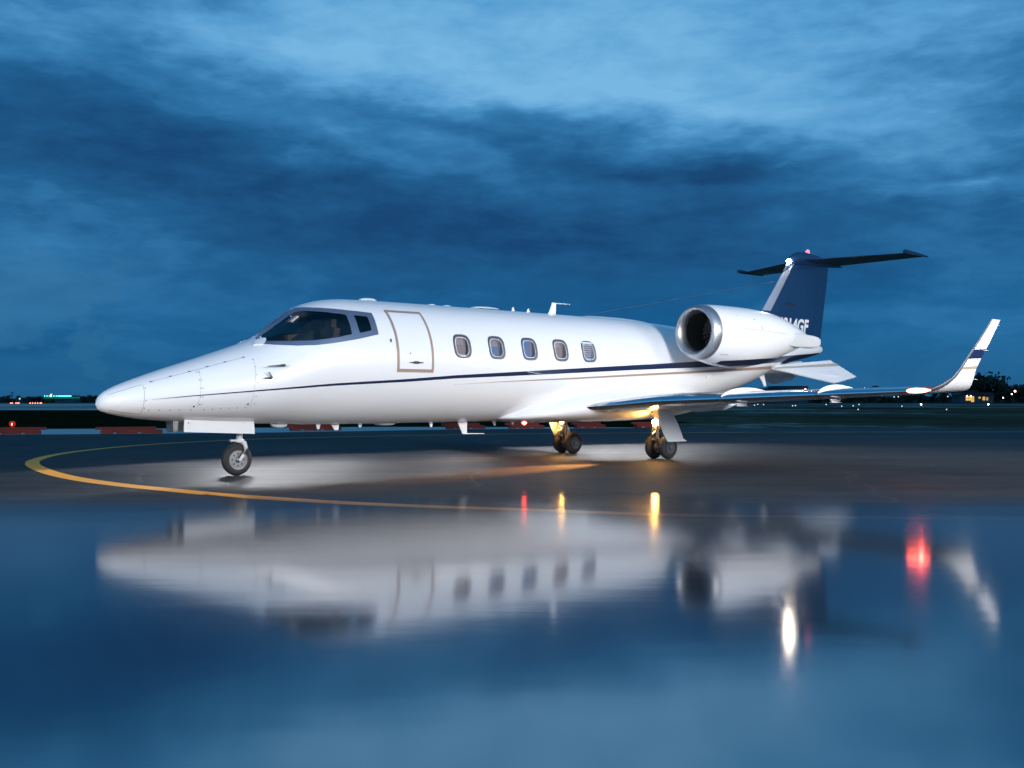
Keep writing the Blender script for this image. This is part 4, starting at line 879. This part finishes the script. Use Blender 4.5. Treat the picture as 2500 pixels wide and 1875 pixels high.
# palms
def palm(u, v, Y, lab):
    x, z = at(u, v, Y); r = empty('palm_tree', (x, Y, 0)); tag(r, lab, 'palm tree', 'palms above the far treeline')
    b = MB(); b.tube([(0, 0, 0), (.3, 0, z * .5), (.2, 0, z)], [.22, .16, .13], n=7); b.build('trunk', barkm, r); b = MB()
    for i in range(15):
        a = 2 * pi * i / 15 + rt.uniform(-.2, .2); L = z * .26 + rt.uniform(0, .5); e0 = rt.uniform(-.2, .8)
        P = [Vector((.2 + L * s_ * cos(a) * cos(e0 * (1 - s_)), L * s_ * sin(a), z + L * (.55 * s_ * e0 + .35 * s_ - .8 * s_ * s_))) for s_ in (0, .25, .5, .75, 1)]
        sd = Vector((-sin(a), cos(a), 0)); ww = [.05, .28, .32, .22, .03]
        b.loft([[p + sd * w + Vector((0, 0, -.15 * w)), p + Vector((0, 0, .1)), p - sd * w + Vector((0, 0, -.15 * w))] for p, w in zip(P, ww)], caps=(False, False), closed=False)
    b.build('crown', leafm, r, smooth=False)
palm(2137, 944, 400, 'palm tree standing above the skyline right of the ventral fin'); palm(2192, 947, 430, 'smaller palm tree midway between the ventral fin and the winglet'); palm(2375, 955, 372, 'palm tree with drooping fronds behind the winglet root')

# --- buildings
wallm = vary(principled('hangar_wall', (.05, .07, .09), .8), .3, .15); roofm = principled('building_roof', (.02, .025, .03), .8)
lit = principled('lit_window', (.9, .6, .2), .4, emit=(1, .55, .10), es=.9); litw = principled('lit_lamp_warm', (1, .9, .7), .4, emit=(1, .82, .5), es=14); litc = principled('lit_window_pale', (.6, .9, .8), .4, emit=(.6, 1, .8), es=.8)
def place(u, v, Y): x, z = at(u, v, Y); return x, z
hg = empty('hangar', (at(1880, 985, 360)[0], 360, 0)); tag(hg, 'long flat roofed dark hangar seen above the wing behind the tail', 'building')
b = MB(); b.box((-6, 4, 2.7), (12, 5, 2.7)); b.box((7.5, 4, 3.05), (6, 5.2, 3.05)); b.build('wall', wallm, hg, smooth=False)
b = MB(); b.box((-6, 4, 5.5), (12.2, 5.2, .1)); b.box((7.5, 4, 6.25), (6.2, 5.4, .14)); b.build('roof', roofm, hg, smooth=False)
for i in range(5): b = MB(); b.box((-15 + i * 4.4, -1.06, 1.6), (1.6, .05, 1.55)); b.build('door', roofm, hg, smooth=False)
for x in (3.2, 5.0): b = MB(); b.box((x, -1.26, 4.2), (.28, .04, .45)); b.build('window', litc, hg, smooth=False)
b = MB(); b.lathe((12.5, -1.4, 5.2), (0, -1, 0), [(0, .22), (.2, .18), (.25, .01)], n=12); b.build('lamp', principled('hangar_lamp', (1, .6, .5), .3, emit=(1, .5, .35), es=16), hg)
hs = empty('house', (at(2384, 985, 350)[0], 350, 0)); tag(hs, 'low house with yellow lit windows between the trees right of the winglet', 'building')
b = MB(); b.box((0, 3, 1.5), (6, 3, 1.5)); b.build('wall', wallm, hs, smooth=False); b = MB(); b.prism([(-6.5, 3, 3), (6.5, 3, 3), (5, 3, 4.0), (-5, 3, 4.0)], (0, 7, 0)); b.build('roof', roofm, hs, smooth=False)
for x, z, hw, hh in ((-2.9, 1.9, .9, .8), (-1.4, 1.6, .5, 1.0), (1.1, 2.1, .35, .3), (2.6, 1.8, .4, .6), (3.8, 1.7, .25, .5)):
    b = MB(); b.box((x, -.05, z), (hw, .04, hh)); w_ = b.build('window', lit, hs, smooth=False); b = MB(); b.box((x, -.11, z), (.04, .02, hh)); b.box((x, -.11, z), (hw, .02, .04)); b.build('window_bar', roofm, w_, smooth=False)
for x in (-3.4, -2.0): b = MB(); b.lathe((x, -.2, 2.75), (0, -1, 0), [(0, .17), (.12, .12), (.16, .01)], n=10); b.build('porch_lamp', litw, hs)
# filling station with green canopy lights, far left
gs = empty('terminal_canopy', (at(140, 978, 400)[0], 400, 0)); tag(gs, 'flat canopy building with a row of green lights on the left skyline', 'building')
b = MB(); b.box((2.5, 4, .95), (4, 3, .95)); b.build('wall', wallm, gs, smooth=False); b = MB(); b.box((0, 4, 2.3), (5.8, 3.5, .35)); b.build('roof', principled('glowing_green_canopy', (.01, .14, .12), .5, emit=(.0, .30, .24), es=.35), gs, smooth=False)  # roof gives off a faint green glow of its own
gm = principled('green_lamp', (.3, 1, .8), .3, emit=(.10, 1, .72), es=3.2)
for i in range(6): b = MB(); b.box((-5.3 + i * .93, .4, 2.95), (.13, .08, .20)); b.build('lamp', gm, gs, smooth=False)
b = MB(); b.box((2.7, .4, 2.95), (2.75, .08, .17)); b.build('light_bar', gm, gs, smooth=False)
b = MB(); b.tube([(-3, 1, 2.6), (-3, 1, 3.5)], .04); b.lathe((-3, 1, 3.5), (0, 0, 1), [(0, .12), (.1, .14), (.2, .02)], n=10); b.build('roof_lamp', litw, gs)
# radio mast, kiosk
ms = MB(); x, z = at(30, 958, 480)
for sx in (-.35, .35): ms.tube([(x + sx, 480, 0), (x + sx * .5, 480, z)], .07, n=5)
for i in range(9): zz = z * i / 9; ms.tube([(x - .35, 480, zz), (x + .30, 480, zz + z / 9)], .05, n=4)
ms.box((x, 480, z), (1.0, .1, .12)); tag(ms.build('radio_mast', roofm, smooth=False), 'thin lattice mast on the far left skyline', 'mast')
b = MB(); x, z = at(47, 970, 440); b.box((x, 440, z / 2), (1.1, 1, z / 2)); kb = b.build('kiosk', wallm, smooth=False); tag(kb, 'small square hut on the skyline left of the green lights', 'hut'); b = MB(); b.box((x + .75, 438.9, z * .75), (.3, .05, .35)); b.build('window', litc, kb, smooth=False)
# --- airfield lights: small lamps on stalks
def alight(u, v, Y, col, es, r, lab, group, pole=True):
    x, z = at(u, v, Y); z = max(z, .18); o = empty('airfield_light', (x, Y, 0)); tag(o, lab, 'airfield light', group)
    b = MB(); b.tube([(0, 0, 0), (0, 0, z)], max(.02, r * .25), n=6); b.build('stalk', roofm, o, smooth=False)
    b = MB(); b.lathe((0, 0, z - r), (0, 0, 1), [(0, r * .5), (r * .5, r), (r * 1.5, r), (r * 2, r * .3), (r * 2.05, .002)], 0, 10)
    key = 'al' + str(col); 
    if key not in M: M[key] = principled('airfield_lamp', (.8, .8, .8), .3, emit=col, es=es)
    b.build('lamp', M[key], o)
BLU = (.75, .92, 1.0); RED = (1, .22, .10); WRM = (1, .80, .55)
for i, (u, v, Y) in enumerate(sorted([(2017, 989.3, 225), (2055, 993.8, 158), (2083, 992.6, 170), (2097, 989, 228), (2095, 1003, 100), (2202, 994, 158), (2311, 1003, 100), (1774, 989, 225), (1782, 992, 180), (1816, 988.5, 235), (1842, 991, 195), (1850, 988, 240), (1864, 989, 230), (1935, 992.5, 172), (1942, 992, 178), (2183, 969, 300), (2193, 968.5, 300), (2314, 968, 300)])):
    alight(u, v, Y, BLU, 1.3, .00052 * Y, ('leftmost' if i == 0 else 'rightmost' if i == 17 else ORD[i] + ' from the left') + ' of the tiny white taxiway lights beyond the wing', 'white taxiway lights')
for u, v, n_ in ((2249, 988.5, 'below the wing tip'), (2413, 988.5, 'right of the lit house')): alight(u, v, 235, WRM, 10, .17, 'bright warm runway light ' + n_, 'warm runway lights')
alight(2449, 971, 345, (1, 1, .95), 6, .2, 'white lamp on a pole among the trees at the right', 'lamps among the right trees'); alight(2478, 955, 340, (1, .45, .35), 22, .26, 'bright pink red mast light at the right edge', 'lamps among the right trees'); alight(2470, 962, 345, WRM, 6, .18, 'warm lamp left of the pink red mast light', 'lamps among the right trees')
alight(2111, 948, 350, (1, .40, .30), 14, .22, 'red obstruction light above the wing left of the palm', 'obstruction lights')
for i, u in enumerate((26, 30, 39, 43, 46)): alight(u, 984.5 if u != 30 else 986, 350, RED, 3, .22, (ORD[i] if i else 'first') + ' from the left of the far left red ground lights', 'left red lights')
for i, u in enumerate((73.5, 79.5, 86, 92, 98.5, 101)): alight(u, 984.3, 350, RED, 3, .22, (ORD[i] if i else 'first') + ' from the left of the red lights below the green canopy', 'red lights below the green canopy')
# red sign by the runway
sg = empty('runway_sign', (at(1802, 988, 210)[0], 210, 0)); tag(sg, 'small lit red runway sign seen below the wing', 'sign'); b = MB(); b.box((0, 0, .28), (.88, .08, .19)); b.build('panel', principled('red_sign_face', (.5, .01, .01), .5, emit=(1, .03, .01), es=.7), sg, smooth=False)
b = MB()
for x in (-.7, .7): b.box((x, 0, .05), (.05, .05, .1))
b.build('leg', roofm, sg, smooth=False)
b = MB()
for x in (-.58, -.08, .10): b.box((x, -.10, .28), (.07, .015, .09))
b.build('marking', principled('sign_marking', (1, .7, .5), .5, emit=(1, .5, .3), es=2.5), sg, smooth=False)
